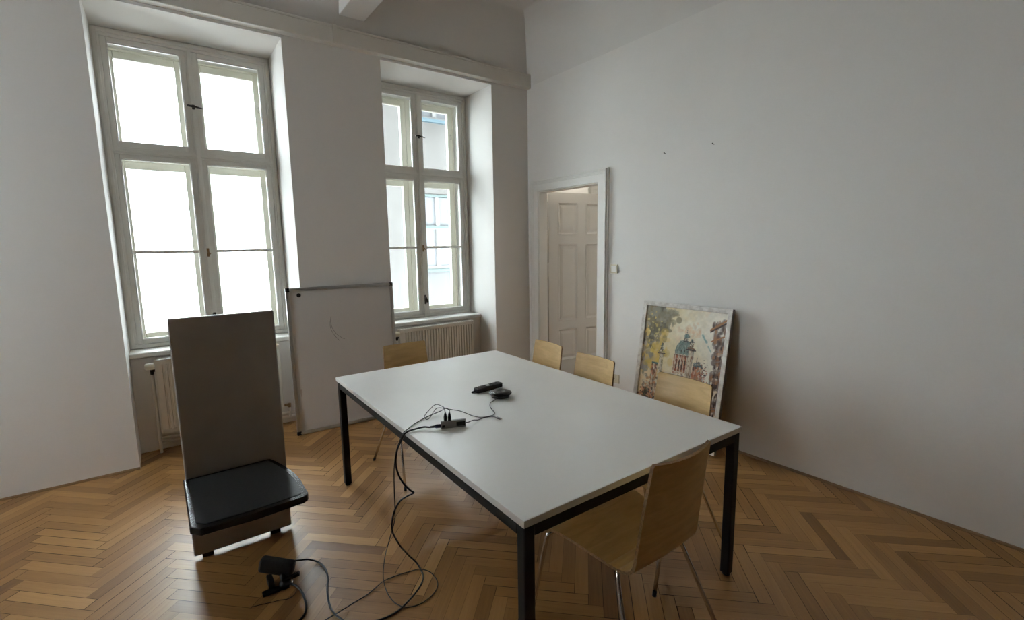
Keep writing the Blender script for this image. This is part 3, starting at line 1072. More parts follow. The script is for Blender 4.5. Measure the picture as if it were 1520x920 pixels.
    # dome shell and lantern
    for k_ in range(700):
        x = 0.45 + 0.21 * rs.rand()
        q = 1 - ((x - 0.556) / 0.108) ** 2
        if q <= 0: continue
        y = 0.652 + rs.rand() * 0.10 * math.sqrt(q)
        c_ = dome2 if rs.rand() < 0.35 + (0.55 - x) else dome
        dab(x, y, 0.006 + 0.006 * rs.rand(), 0.010 + 0.01 * rs.rand(), c_ * (0.75 + 0.5 * rs.rand()), 0.8)
    for t_ in np.linspace(-1, 1, 7):
        stroke(0.556 + 0.104 * t_, 0.655, 0.556 + 0.02 * t_, 0.752, 0.003, slate, 0.6)
    for a_ in np.linspace(0, PI, 40):
        dab(0.556 + 0.108 * math.cos(a_), 0.652 + 0.104 * math.sin(a_), 0.004, 0.004, slate, 0.6)
    for x in (0.475, 0.52, 0.56, 0.60, 0.635): dab(x, 0.672, 0.008, 0.012, dkb, 0.8)
    scatter(70, 0.562, 0.763, 0.045, 0.03, [cream, gr, slate], 0.005, 0.009, 0.8, box=True)
    stroke(0.54, 0.748, 0.585, 0.748, 0.006, slate)
    stroke(0.54, 0.782, 0.585, 0.782, 0.005, dome)
    scatter(30, 0.562, 0.793, 0.012, 0.006, [dome, slate], 0.006, 0.01)
    stroke(0.562, 0.80, 0.562, 0.835, 0.003, slate)
    # columns
    def column(x, y0, y1, w, tone):
        for k_ in range(int(900 * (y1 - y0))):
            s_ = rs.rand() - 0.5
            col = (cream * (0.95 - 0.35 * max(s_, 0) * 2)) if rs.rand() < 0.8 else tone
            dab(x + s_ * w, y0 + (y1 - y0) * rs.rand(), 0.006, 0.014, col, 0.75)
        stroke(x - w * .55, y0, x - w * .55, y1, 0.002, slate, 0.6)
        stroke(x + w * .55, y0, x + w * .55, y1, 0.002, slate, 0.6)
        stroke(x - w, y1, x + w, y1, 0.008, dkb, 0.9)
        stroke(x - w * .8, y1 + 0.012, x + w * .8, y1 + 0.012, 0.006, tone, 0.9)
        scatter(40, x, y1 + 0.04, w * 0.8, 0.045, [tone, slate, cream], 0.005, 0.010, 0.85, box=True)
        stroke(x - w * .5, y1 + 0.06, x + w * .5, y1 + 0.06, 0.004, slate)
        scatter(12, x, y1 + 0.072, 0.006, 0.006, [slate, dome], 0.005, 0.008)
    column(0.272, 0.30, 0.622, 0.045, C(120, 120, 104))
    column(0.632, 0.30, 0.69, 0.052, C(126, 84, 56))
    # side pavilions
    for k_ in range(260):
        x, y = 0.675 + 0.115 * rs.rand(), 0.42 + 0.15 * rs.rand()
        dab(x, y, 0.006 + 0.006 * rs.rand(), 0.010 + 0.012 * rs.rand(), [red, red2, cream, dkb][rs.randint(4)], 0.7)
    for k_ in range(140):
        x = 0.675 + 0.11 * rs.rand()
        q = 1 - ((x - 0.73) / 0.056) ** 2
        if q > 0: dab(x, 0.575 + 0.035 * rs.rand() * math.sqrt(q), 0.006, 0.008, [C(92, 112, 120), slate, cream][rs.randint(3)], 0.8)
    stroke(0.715, 0.605, 0.715, 0.64, 0.004, slate)
    scatter(90, 0.80, 0.52, 0.022, 0.04, [dkb, red, cream], 0.004, 0.008)
    for k_ in range(240):
        x, y = 0.165 + 0.065 * rs.rand(), 0.27 + 0.26 * rs.rand()
        dab(x, y, 0.006 + 0.006 * rs.rand(), 0.010 + 0.012 * rs.rand(), [red, red2, cream, br, dkb][rs.randint(5)], 0.75)
    stroke(0.165, 0.535, 0.235, 0.535, 0.009, C(84, 116, 116))
    # body of the church, crowd and street below
    for k_ in range(1500):
        x, y = 0.06 + 0.82 * rs.rand(), 0.04 + 0.45 * rs.rand()
        if y > 0.42 and not (0.40 < x < 0.80): continue
        dab(x, y, 0.006 + 0.012 * rs.rand(), 0.008 + 0.018 * rs.rand(), [cream, red2, br2, gy, dkb, cream, C(186, 172, 146)][rs.randint(7)], 0.65)
    stroke(0.30, 0.485, 0.52, 0.475, 0.004, cream)
    scatter(160, 0.12, 0.26, 0.05, 0.03, [dkb, C(52, 60, 44), red2], 0.006, 0.014)
    scatter(160, 0.45, 0.08, 0.25, 0.04, [gy, cream, dkb], 0.008, 0.02)
    for (y, x0_, x1_) in ((0.36, 0.33, 0.62), (0.30, 0.33, 0.80), (0.22, 0.2, 0.85)): stroke(x0_, y, x1_, y + 0.005, 0.004, dkb, 0.7)
    for x in np.arange(0.34, 0.8, 0.05): stroke(x, 0.2, x, 0.33, 0.004, dkb, 0.5)
    return np.clip(img, 0, 1), W, H


img, W, H = paint()
u0, v0, u1, v1, dz = fw - 0.004, fw - 0.004, PW - fw + 0.004, PL - fw + 0.004, 0.020
mb = MB()
vs = [(u0 + (u1 - u0) * i / (W - 1), v0 + (v1 - v0) * j / (H - 1), dz) for j in range(H) for i in range(W)]
fs = [[j * W + i, j * W + i + 1, (j + 1) * W + i + 1, (j + 1) * W + i] for j in range(H - 1) for i in range(W - 1)]
mb.add(vs, fs)
# canvas thickness behind the painted face
mb.add([(u0, v0, 0.011), (u1, v0, 0.011), (u1, v1, 0.011), (u0, v1, 0.011)], [[3, 2, 1, 0]])
o = mb.build('canvas', M['canvas'], root)
at = o.data.color_attributes.new('paint', 'FLOAT_COLOR', 'POINT')
buf = np.ones((len(o.data.vertices), 4), dtype=np.float32)
buf[:W * H, :3] = img.reshape(-1, 3)
at.data.foreach_set('color', buf.ravel())
tag(root, 'oil painting of a domed church in a silvered frame, leaning against the wall', 'painting')

# ------------------------------------------------------------------ whiteboard leaning on the pier
BW, BH = 0.905, 1.245
root = empty('whiteboard', (-2.58, -0.065, 0.0))
lb_ = math.asin(0.05 / BH)
yawb = -math.radians(3.0)
root.rotation_euler = (-lb_, 0, yawb)
root.location = (-2.580, -0.066, 0.003)
# local: x right, z up, y thickness (front at y = -0.02)
# the top edge sits a touch further left than the foot
sh = -0.016
mb = MB()
rail = [(0.0, 0.0), (0.028, 0.0), (0.028, 0.022), (0.0, 0.022)]
for (a, b) in (((0.0, 0.0), (0.028, BH)), ((BW - 0.028, 0.0), (BW, BH))):
    mb.box((a[0], -0.022, 0.026), (b[0], 0.0, BH - 0.026), bevel=0.005)
for z in (0.0, BH - 0.028):
    mb.box((0.026, -0.022, z), (BW - 0.026, 0.0, z + 0.028), bevel=0.005)
    mb.box((0.026, -0.0245, z + 0.009), (BW - 0.026, -0.010, z + 0.019), bevel=0.002)
mb.build('frame', M['alu'], root)
mb = MB()
mb.box((0.02, -0.012, 0.02), (BW - 0.02, -0.002, BH - 0.02))
bd = mb.build('writing_surface', M['board'], root)
for (cx, cz) in ((0, 0), (BW - 0.03, 0), (0, BH - 0.03), (BW - 0.03, BH - 0.03)):
    mb = MB()
    mb.box((cx - 0.002, -0.0245, cz - 0.002), (cx + 0.032, 0.002, cz + 0.032), bevel=0.006)
    c = mb.build('corner_cap', M['black'], root)
    c['label'] = 'black plastic corner cap'
for arc in ([(0.345, 0.985), (0.332, 0.93), (0.335, 0.875), (0.362, 0.815), (0.400, 0.765)],
            [(0.338, 0.945), (0.345, 0.89), (0.375, 0.83), (0.425, 0.785), (0.445, 0.775)]):
    mb = MB()
    pts = catmull([(p[0], 0, p[1]) for p in arc], 6)
    for i in range(len(pts) - 1):
        d = (pts[i + 1] - pts[i]).normalized()
        nn = Vector((-d.z, 0, d.x)) * 0.0013
        p0, p1 = pts[i], pts[i + 1]
        mb.add([p0 - nn + Vector((0, -0.0123, 0)), p1 - nn + Vector((0, -0.0123, 0)), p1 + nn + Vector((0, -0.0123, 0)), p0 + nn + Vector((0, -0.0123, 0))], [[0, 1, 2, 3]])
    k = mb.build('pen_mark', M['ink'], bd)
    k['label'] = 'thin grey pen arc drawn on the board'
mb = MB()
mb.add([(0.058 + 0.007 * math.cos(a) * (1 + 0.3 * math.sin(3 * a)), -0.0123, 0.36 + 0.035 * math.sin(a)) for a in [2 * PI * k / 18 for k in range(18)]], [list(range(18))])
k = mb.build('smudge', M['smudge'], bd)
k['label'] = 'faint reddish smudge near the left edge'
tag(root, 'whiteboard in an aluminium frame with black corners, leaning against the wall between the windows', 'whiteboard')

# round magnet on the board, near its upper left corner
bm_ = Matrix.Translation(root.location) @ Matrix.Rotation(yawb, 4, 'Z') @ Matrix.Rotation(-lb_, 4, 'X')
mb = MB()
t = MB().lathe([(0.0165, 0.0), (0.0165, 0.006), (0.014, 0.009), (0.004, 0.010)], 28)
rot = Matrix.Rotation(PI / 2, 4, 'X')
mb.add([rot @ Vector(v) for v in t.v], t.f, 0, True)
mg = mb.build('magnet', M['black'], None)
mg.matrix_world = bm_ @ Matrix.Translation((0.10, -0.0122, BH - 0.062))
tag(mg, 'round black magnet on the upper left corner of the whiteboard', 'magnet')

# ------------------------------------------------------------------ meeting table
TW, TL, TH = 1.248, 2.033, 0.74
trz = -0.0147
root = empty('meeting_table', (-1.2833, -1.1724, 0), trz)     # origin: far right corner
mb = MB()
mb.box((-TW, -TL, TH - 0.025), (0, 0, TH), bevel=0.0025)
o = mb.build('tabletop', [M['tabletop'], M['table_edge']], root)
for p in o.data.polygons:
    p.material_index = 0 if p.normal.z > 0.5 else 1
mb = MB()
ins = 0.006
s = 0.042
z1 = TH - 0.0255
z0 = z1 - 0.042
mb.box((-TW + ins, -TL + ins + s, z0), (-TW + ins + 0.03, -ins - s, z1), bevel=0.002)
mb.box((-ins - 0.03, -TL + ins + s, z0), (-ins, -ins - s, z1), bevel=0.002)
mb.box((-TW + ins + s, -TL + ins, z0), (-ins - s, -TL + ins + 0.03, z1), bevel=0.002)
mb.box((-TW + ins + s, -ins - 0.03, z0), (-ins - s, -ins, z1), bevel=0.002)
mb.build('apron_frame', M['black_steel'], root)
for cx in (-TW + ins + s / 2, -ins - s / 2):
    for cy in (-TL + ins + s / 2, -ins - s / 2):
        mb = MB()
        mb.box((cx - s / 2, cy - s / 2, 0.012), (cx + s / 2, cy + s / 2, z1), bevel=0.006, seg=3)
        lg = mb.build('leg', M['black_steel'], root)
        mb = MB().lathe([(0.013, 0.0), (0.018, 0.003), (0.019, 0.014)], 16, centre=(cx, cy, 0))
        mb.build('glide', M['black'], lg)
tag(root, 'large meeting table with light grey top on a black square steel frame', 'table')


# ------------------------------------------------------------------ plywood chairs
def chair_shell():
    prof = [(0.222, 0.440), (0.214, 0.449), (0.195, 0.457), (0.15, 0.462), (0.08, 0.457), (0.0, 0.446), (-0.08, 0.436),
            (-0.125, 0.434), (-0.152, 0.441), (-0.170, 0.458), (-0.180, 0.485), (-0.185, 0.53), (-0.197, 0.62), (-0.212, 0.73), (-0.226, 0.82), (-0.232, 0.860)]
    pts = catmull([(0, p[0], p[1]) for p in prof], 4)
    n = len(pts)
    ln = [0.0]
    for i in range(1, n): ln.append(ln[-1] + (pts[i] - pts[i - 1]).length)
    tot = ln[-1]
    S = 22
    th = 0.0115
    rows_top, rows_bot = [], []
    bend = ln[8 * 4] / tot
    for i in range(n):
        t = ln[i] / tot
        if t < bend:
            hw = 0.256 + (0.184 - 0.256) * (t / bend)
        else:
            hw = 0.184 + (0.166 - 0.184) * ((t - bend) / (1 - bend))
        # rounded corners at the seat nose and back top
        for d in (ln[i], tot - ln[i]):
            R = 0.007
            if d < R: hw -= R - math.sqrt(max(R * R - (R - d) ** 2, 0))
        tan = (pts[min(i + 1, n - 1)] - pts[max(i - 1, 0)]).normalized()
        nor = Vector((0, -tan.z, tan.y))          # up on the seat, towards the sitter on the back
        nor = -nor if (nor.z < 0 and t < bend * 0.8) else nor
        if t >= bend * 0.8 and nor.y < 0: nor = -nor
        tb = min(max((t - bend) / (1 - bend), 0), 1)
        bow = 0.004 + 0.024 * (tb ** 0.7) if tb > 0 else 0.004
        rt, rb = [], []
        for j in range(S + 1):
            s_ = -1 + 2 * j / S
            off = nor * (bow * (s_ * s_) - bow * 0.9)
            sag = 0.0
            p = pts[i] + Vector((hw * s_, 0, 0)) + off
            rt.append(p + nor * th * 0.5)
            rb.append(p - nor * th * 0.5)
        rows_top.append(rt)
        rows_bot.append(rb)
    mb = MB()
    W_ = S + 1
    vs = [p for r_ in rows_top for p in r_]
    fs = [[i * W_ + j, i * W_ + j + 1, (i + 1) * W_ + j + 1, (i + 1) * W_ + j] for i in range(n - 1) for j in range(S)]
    mb.add(vs, fs, 0, True)
    vs = [p for r_ in rows_bot for p in r_]
    mb.add(vs, [f[::-1] for f in fs], 0, True)
    # edge band
    loop = [(i, 0) for i in range(n)] + [(n - 1, j) for j in range(1, W_)] + [(i, W_ - 1) for i in range(n - 2, -1, -1)] + [(0, j) for j in range(W_ - 2, 0, -1)]
    vs = []
    for (i, j) in loop: vs += [rows_top[i][j], rows_bot[i][j]]
    k = len(loop)
    mb.add(vs, [[2 * a, 2 * a + 1, 2 * ((a + 1) % k) + 1, 2 * ((a + 1) % k)] for a in range(k)], 1, False)
    return mb


def make_chair():
    root = empty('plywood_chair', (0, 0, 0))
    chair_shell().build('seat_shell', [M['birch'], M['ply_edge']], root)
    def arc(p, q, r_, k=5): return None
    for sx in (-1, 1):
        for (front) in (True, False):
            if front:
                pts = [(sx * 0.09, 0.150, 0.440), (sx * 0.212, 0.188, 0.440), (sx * 0.232, 0.196, 0.436), (sx * 0.244, 0.202, 0.425), (sx * 0.248, 0.208, 0.402), (sx * 0.264, 0.290, 0.012)]
            else:
                pts = [(sx * 0.09, -0.075, 0.419), (sx * 0.150, -0.092, 0.419), (sx * 0.168, -0.100, 0.416), (sx * 0.179, -0.106, 0.406), (sx * 0.187, -0.115, 0.385), (sx * 0.262, -0.268, 0.012)]
            body = [Vector(p) for p in pts]
            fine = catmull(body[:5], 4) + [body[4].lerp(body[5], t) for t in (0.1, 0.3, 0.6, 1.0)]
            lg = MB().tube(fine, 0.0088, 12).build('leg', M['chrome'], root)
            d = (body[5] - body[4]).normalized()
            MB().tube([body[5] - d * 0.012, Vector((body[5].x + d.x * 0.012, body[5].y + d.y * 0.012, 0.0))], 0.0095, 12).build('foot_cap', M['black'], lg)
    mb = MB()
    for sx in (-1, 1):
        mb.tube([(sx * 0.09, 0.155, 0.440), (sx * 0.09, 0.02, 0.431), (sx * 0.09, -0.080, 0.419)], 0.0088, 12)
    mb.tube([(-0.09, 0.03, 0.4305), (0.09, 0.03, 0.4305)], 0.0088, 12)
    mb.build('under_frame', M['chrome'], root)
    for sx in (-1, 1):
        MB().lathe([(0.008, 0.0), (0.011, 0.004), (0.011, 0.014), (0.006, 0.020)], 14, centre=(sx * 0.165, -0.03, 0.424)).build('spacer', M['black'], root)
    return root


chair = make_chair()
spots = [((-1.992, -3.120, 0), 0.0, 'birch plywood chair at the near end of the table, its back turned to the viewer'),
         ((-1.970, -1.205, 0), PI, 'birch plywood chair at the window end of the table, in front of the radiator'),
         ((-1.372, -1.640, 0), PI / 2 - 0.095, 'birch plywood chair on the door side of the table, the one farthest from the painting'),
         ((-1.430, -2.176, 0), PI / 2 - 0.026, 'birch plywood chair on the door side of the table, before the wall socket'),
         ((-1.425, -2.812, 0), PI / 2 - 0.052, 'birch plywood chair on the door side of the table, in front of the painting')]
for i, (loc, rz, lab) in enumerate(spots):
    c = chair if i == 0 else copy_tree(chair)
    c.location = loc
    c.rotation_euler = (0, 0, rz)
    tag(c, lab, 'chair', 'plywood chairs around the meeting table')

# ------------------------------------------------------------------ things on the table
# round conference speaker
root = empty('conference_speaker', (-1.926, -2.158, TH))
MB().lathe([(0.046, 0.0), (0.050, 0.002), (0.051, 0.012), (0.050, 0.016)], 48).build('base', M['black'], root)
MB().lathe([(0.052, 0.015), (0.061, 0.019), (0.0635, 0.023), (0.0625, 0.0265), (0.058, 0.0290), (0.056, 0.0295)], 56).build('rim', M['black_gloss'], root)
MB().lathe([(0.056, 0.0285), (0.054, 0.0305), (0.035, 0.0322), (0.018, 0.0328), (0.016, 0.0322), (0.005, 0.0324)], 48).build('speaker_cover', M['black_gloss'], root)
tag(root, 'round black conference speaker puck on the table', 'speaker')

# remote control just behind the speaker
ra = math.atan2(-2.0 + 2.018, -1.817 + 1.990)
root = empty('remote_control', (-1.905, -2.005, TH), ra)
mb = MB()
out = []
hl = 0.094
for (x, w_) in ((-hl, 0.017), (-hl + 0.006, 0.0225), (-0.02, 0.0215), (0.03, 0.0215), (hl - 0.008, 0.024), (hl, 0.018)):
    out.append((x, w_))
poly = [(x, w_) for x, w_ in out] + [(x, -w_) for x, w_ in reversed(out)]
mb.prism(poly, 'z', 0.0005, 0.026, bevel=0.005)
mb.build('body', M['black_soft'], root)
for iy in (-1, 0, 1):
    for ix in range(9):
        if ix in (4,): continue
        mb = MB()
        x, y = -0.078 + ix * 0.0185, iy * 0.0125
        mb.box((x - 0.0055, y - 0.0042, 0.0255), (x + 0.0055, y + 0.0042, 0.0285), bevel=0.001)
        mb.build('button', M['black'], root)
MB().lathe([(0.011, 0.0), (0.011, 0.0025), (0.006, 0.003)], 20, centre=(-0.004, 0, 0.0255)).build('navigation_ring', M['alu'], root)
tag(root, 'black remote control with many buttons lying behind the conference speaker', 'remote control')

# slim second remote half covered by the first
root = empty('pen', (-1.957, -1.992, TH), ra + 0.12)
mb = MB().tube([(-0.066, 0, 0.006), (-0.060, 0, 0.006), (0.05, 0, 0.006), (0.056, 0, 0.006)], 0.006, 12, radii=[0.002, 0.0055, 0.0055, 0.003])
mb.build('barrel', M['black'], root)
MB().tube([(0.02, 0, 0.0115), (0.055, 0, 0.0120)], 0.0012, 8).build('clip', M['black_gloss'], root)
tag(root, 'black pen whose tip sticks out behind the remote control', 'pen')

# usb hub standing on its long edge
hx0, hx1 = Vector((-2.408, -2.366)), Vector((-2.300, -2.408))
hmid = (hx0 + hx1) / 2
ha = math.atan2(hx1.y - hx0.y, hx1.x - hx0.x)
HLn = (hx1 - hx0).length
root = empty('usb_hub', (hmid.x, hmid.y, TH), ha, rx=0.0)
hw_ = HLn / 2
mb = MB()
mb.box((-hw_, -0.006, 0.0), (hw_, 0.006, 0.036), bevel=0.0025)
mb.build('housing', M['hub'], root)
mb = MB()
mb.box((0.014, -0.0064, 0.007), (hw_ - 0.003, -0.0055, 0.027), bevel=0.0003)
k = mb.build('label_plate', M['black'], root)
k['label'] = 'dark rectangular plate on the side'
mb = MB()
mb.box((-hw_ + 0.005, -0.0064, 0.006), (-hw_ + 0.018, -0.0055, 0.017), bevel=0.0003)
mb.build('port', M['black'], root)
for x in (-hw_ + 0.022, -hw_ + 0.041):
    mb = MB()
    mb.box((x - 0.0075, -0.0045, 0.0355), (x + 0.0075, 0.0045, 0.0370), bevel=0.0003)
    mb.build('port', M['black'], root)
tag(root, 'slim grey metal USB hub standing on edge among the cables on the table', 'hub')


def on_hub(x, y, z):
    c, s = math.cos(ha), math.sin(ha)
    return Vector((hmid.x + x * c - y * s, hmid.y + x * s + y * c, TH + z))


def cable(name, label, pts, r, mat, plugs=(), smooth=7, cat='cable'):
    """one cable: sheath plus plugs as parts; pts in room coordinates"""
    base = Vector(pts[-1])
    root = empty(name, (base.x, base.y, min(p[2] for p in pts) - r))
    o = Vector(root.location)
    MB().tube([p - o for p in catmull(pts, smooth)], r, 8).build('sheath', mat, root)
    for (pname, ppts, radii, pm, flat) in plugs:
        mb = MB()
        mb.tube([Vector(p) - o for p in ppts], 0.004, 14, radii=radii)
        mb.build(pname, pm, root)
    return tag(root, label, cat, 'cables on the table and floor')


# thick cable into the left end of the hub, over the table edge and down to the floor
hl_ = on_hub(-hw_, 0, 0.014)
d = (on_hub(0, 0, 0.014) - on_hub(hw_, 0, 0.014)).normalized()
thick = [hl_ + d * 0.034, hl_ + d * 0.05 + Vector((0, 0, -0.001)), (-2.475, -2.322, 0.751), (-2.515, -2.314, 0.748), (-2.545, -2.314, 0.747), (-2.566, -2.316, 0.739), (-2.579, -2.315, 0.715),
         (-2.598, -2.305, 0.673), (-2.605, -2.299, 0.629), (-2.605, -2.299, 0.584), (-2.595, -2.306, 0.538), (-2.577, -2.32, 0.499), (-2.557, -2.333, 0.472), (-2.546, -2.342, 0.463), (-2.554, -2.336, 0.455),
         (-2.569, -2.326, 0.447), (-2.598, -2.304, 0.422), (-2.619, -2.288, 0.376), (-2.631, -2.28, 0.324), (-2.631, -2.28, 0.267), (-2.606, -2.298, 0.2), (-2.56, -2.237, 0.12), (-2.524, -2.206, 0.06), (-2.499, -2.204, 0.025), (-2.489, -2.223, 0.008),
         (-2.499, -2.297, 0.005), (-2.531, -2.354, 0.012), (-2.58, -2.395, 0.012), (-2.635, -2.425, 0.010), (-2.687, -2.442, 0.005), (-2.733, -2.447, 0.005), (-2.773, -2.442, 0.005), (-2.83, -2.43, 0.005), (-2.93, -2.47, 0.005), (-3.02, -2.62, 0.005)]
cable('display_cable', 'thick black cable from the left end of the hub down to the floor', thick, 0.0042, M['cable'],
      [('plug', [hl_, hl_ + d * 0.004, hl_ + d * 0.022, hl_ + d * 0.028], [0.0085, 0.009, 0.009, 0.006], M['plug_blue'], 0),
       ('strain_relief', [hl_ + d * 0.027, hl_ + d * 0.048], [0.006, 0.0045], M['cable'], 0)])

# thin cable from a plug on the hub, over the table edge, looping on the floor
up1 = on_hub(-hw_ + 0.022, 0, 0.0365)
up2 = on_hub(-hw_ + 0.041, 0, 0.0365)
zz = Vector((0, 0, 1))


def usb_plug(p):
    return ('plug', [p, p + zz * 0.014, p + zz * 0.018, p + zz * 0.028, p + zz * 0.038], [0.0078, 0.0082, 0.0080, 0.0060, 0.0030], M['black'], 0)


thin = [up2 + zz * 0.036, up2 + Vector((0.002, 0.006, 0.048)), up2 + Vector((-0.006, 0.03, 0.050)), (-2.325, -2.215, 0.765), (-2.362, -2.195, 0.749), (-2.407, -2.202, 0.744), (-2.482, -2.242, 0.744), (-2.535, -2.285, 0.745), (-2.562, -2.304, 0.744),
        (-2.578, -2.316, 0.732), (-2.594, -2.307, 0.692), (-2.604, -2.299, 0.654), (-2.610, -2.295, 0.61), (-2.615, -2.292, 0.55), (-2.617, -2.29, 0.464), (-2.618, -2.29, 0.39), (-2.622, -2.286, 0.324), (-2.636, -2.276, 0.267), (-2.652, -2.263, 0.2), (-2.645, -2.211, 0.13), (-2.648, -2.19, 0.07),
        (-2.664, -2.212, 0.02), (-2.675, -2.258, 0.004), (-2.682, -2.30, 0.004), (-2.684, -2.34, 0.004), (-2.679, -2.39, 0.004), (-2.658, -2.435, 0.004), (-2.615, -2.461, 0.004), (-2.559, -2.46, 0.004), (-2.504, -2.436, 0.004), (-2.472, -2.399, 0.004), (-2.46, -2.351, 0.004),
        (-2.47, -2.301, 0.010), (-2.502, -2.262, 0.012), (-2.55, -2.236, 0.004), (-2.614, -2.224, 0.004), (-2.675, -2.234, 0.010), (-2.758, -2.263, 0.004), (-2.835, -2.285, 0.010), (-2.906, -2.3, 0.010), (-2.962, -2.303, 0.004), (-3.10, -2.36, 0.004)]
cable('usb_cable', 'thin black cable from the right plug of the hub, looping on the floor', thin, 0.0024, M['cable'], [usb_plug(up2)])

# speaker cable: from the puck round to the left plug on the hub
spk = [(-1.966, -2.187, 0.752), (-1.990, -2.196, 0.744), (-2.032, -2.216, 0.743), (-2.070, -2.271, 0.743), (-2.091, -2.331, 0.743), (-2.103, -2.360, 0.743), (-2.123, -2.378, 0.743), (-2.146, -2.378, 0.743), (-2.175, -2.373, 0.743), (-2.199, -2.353, 0.743), (-2.211, -2.314, 0.743),
       (-2.217, -2.264, 0.743), (-2.226, -2.217, 0.743), (-2.244, -2.190, 0.744), (-2.275, -2.168, 0.752), (-2.316, -2.160, 0.762), (-2.352, -2.185, 0.757), (-2.392, -2.222, 0.746), (-2.412, -2.225, 0.744), (-2.405, -2.190, 0.746), (-2.372, -2.160, 0.755), (-2.338, -2.18, 0.790), up1 + Vector((0.012, 0.045, 0.052)), up1 + Vector((0.004, 0.014, 0.052)), up1 + zz * 0.036]
cable('speaker_cable', 'thin dark cable curling from the conference speaker to the left plug of the hub', spk, 0.0019, M['cable_grey'], [usb_plug(up1)])

# captive lead of the hub ending in a small plug
e = on_hub(hw_, 0, 0.018)
lead = [e, on_hub(hw_ + 0.012, 0, 0.017), (-2.249, -2.392, 0.751), (-2.219, -2.388, 0.744), (-2.185, -2.384, 0.7445), (-2.161, -2.392, 0.746), (-2.146, -2.411, 0.749), (-2.139, -2.432, 0.749)]
pe = Vector((-2.139, -2.432, 0.749))
dd = Vector((0.010, -0.034, -0.002)).normalized()
cable('hub_lead', 'short grey lead from the right end of the hub to a loose plug', lead, 0.0021, M['cable_grey'],
      [('plug', [pe - dd * 0.004, pe, pe + dd * 0.020, pe + dd * 0.023], [0.0028, 0.0052, 0.0052, 0.004], M['hub'], 0),
       ('connector', [pe + dd * 0.022, pe + dd * 0.030], [0.0035, 0.0035], M['chrome'], 0)])

# ------------------------------------------------------------------ clip-on device and its cables on the floor, lower left
root = empty('clip_device', (-3.045, -1.915, 0.0))
mb = MB()
bmx = Matrix.Translation((-0.015, 0.02, 0.066)) @ Matrix.Rotation(math.radians(-32), 4, 'Z') @ Matrix.Rotation(math.radians(14), 4, 'Y')
mb.box((-0.085, -0.028, -0.034), (0.075, 0.028, 0.034), bevel=0.022, seg=4, mat=bmx)
mb.build('housing', M['black_soft'], root)
mb = MB()
mb.lathe([(0.018, 0.0), (0.026, 0.003), (0.028, 0.014), (0.026, 0.026), (0.014, 0.032)], 28, centre=(-0.002, -0.055, 0.0))
mb.tube([(-0.002, -0.055, 0.026), (-0.010, -0.03, 0.05)], 0.013, 14)
mb.build('hinge', M['black'], root)
mb = MB()
lm_ = Matrix.Translation((0.022, -0.060, 0.040)) @ Matrix.Rotation(math.radians(-20), 4, 'Z') @ Matrix.Rotation(math.radians(-14), 4, 'Y')
mb.box((-0.03, -0.011, -0.006), (0.042, 0.011, 0.006), bevel=0.004, mat=lm_)
for k in range(4):
    mb.box((0.018 + k * 0.006, -0.012, 0.005), (0.021 + k * 0.006, 0.012, 0.009), bevel=0.001, mat=lm_)
mb.build('lever', M['black_gloss'], root)
mb = MB()
mb.tube(catmull([(0.010, -0.078, 0.008), (0.026, -0.076, 0.020), (0.028, -0.062, 0.034), (0.016, -0.058, 0.036)], 5), 0.003, 8)
mb.build('spring', M['chrome'], root)
mb = MB()
mb.box((-0.10, -0.075, 0.0), (-0.02, -0.045, 0.014), bevel=0.005)
mb.box((-0.07, -0.05, 0.010), (-0.045, 0.02, 0.045), bevel=0.005)
mb.build('stand_foot', M['black'], root)
tag(root, 'small black clip device with rounded housing and lever, lying on the floor at lower left', 'device')
cable('floor_cable', 'black cable arching from the rounded device housing across the parquet at lower left',
      [(-2.985, -1.885, 0.055), (-2.955, -1.865, 0.035), (-2.918, -1.862, 0.02), (-2.882, -1.893, 0.008), (-2.866, -1.948, 0.005), (-2.871, -2.028, 0.005), (-2.898, -2.12, 0.005), (-2.913, -2.197, 0.005), (-2.919, -2.285, 0.014), (-2.900, -2.36, 0.016), (-2.85, -2.48, 0.005)], 0.0043, M['cable'])
cable('device_cable', 'black cable curving forward from the hinge of the clip device',
      [(-3.037, -1.985, 0.020), (-3.012, -2.01, 0.014), (-2.997, -2.06, 0.006), (-2.996, -2.12, 0.005), (-3.004, -2.175, 0.005), (-3.023, -2.218, 0.005), (-3.06, -2.245, 0.005), (-3.14, -2.27, 0.005)], 0.0050, M['cable'])
cable('wire', 'very thin dark wire on the floor behind the clip device cable',
      [(-3.20, -2.02, 0.003), (-3.12, -2.045, 0.003), (-3.087, -2.054, 0.003), (-3.058, -2.068, 0.003), (-3.03, -2.060, 0.003), (-3.012, -2.035, 0.004)], 0.0014, M['cable_grey'])

# ------------------------------------------------------------------ grey stand with a black rounded shelf, cut by the left edge of the photograph
root = empty('presentation_stand', (-3.15, -1.47, 0.0))
mb = MB()
mb.box((-0.23, -0.02, 0.022), (0.232, 0.02, 1.25), bevel=0.010, seg=3)
mb.build('upright_panel', M['slab'], root)
for x in (-0.17, 0.15):
    mb = MB()
    mb.box((x - 0.025, -0.012, 0.0), (x + 0.025, 0.012, 0.024), bevel=0.003)
    mb.build('foot', M['black'], root)
mb = MB()
outl = [(0.150, -0.021)]
for k in range(0, 9):
    t = k / 8
    # bulging right edge
    outl.append((0.155 + 0.072 * math.sin(t * 1.75), -0.03 - 0.42 * t))
for k in range(0, 7):
    a = -k * (PI / 2) / 6
    outl.append((0.202 + 0.024 * math.cos(a), -0.534 + 0.026 * math.sin(a)))
outl += [(0.0, -0.575), (-0.20, -0.57), (-0.235, -0.53), (-0.24, -0.021)]
mb.prism(outl, 'z', 0.412, 0.445, bevel=0.007)
mb.build('shelf', M['black_gloss'], root)
mb = MB()
cx_, cy_ = 0.0, -0.28
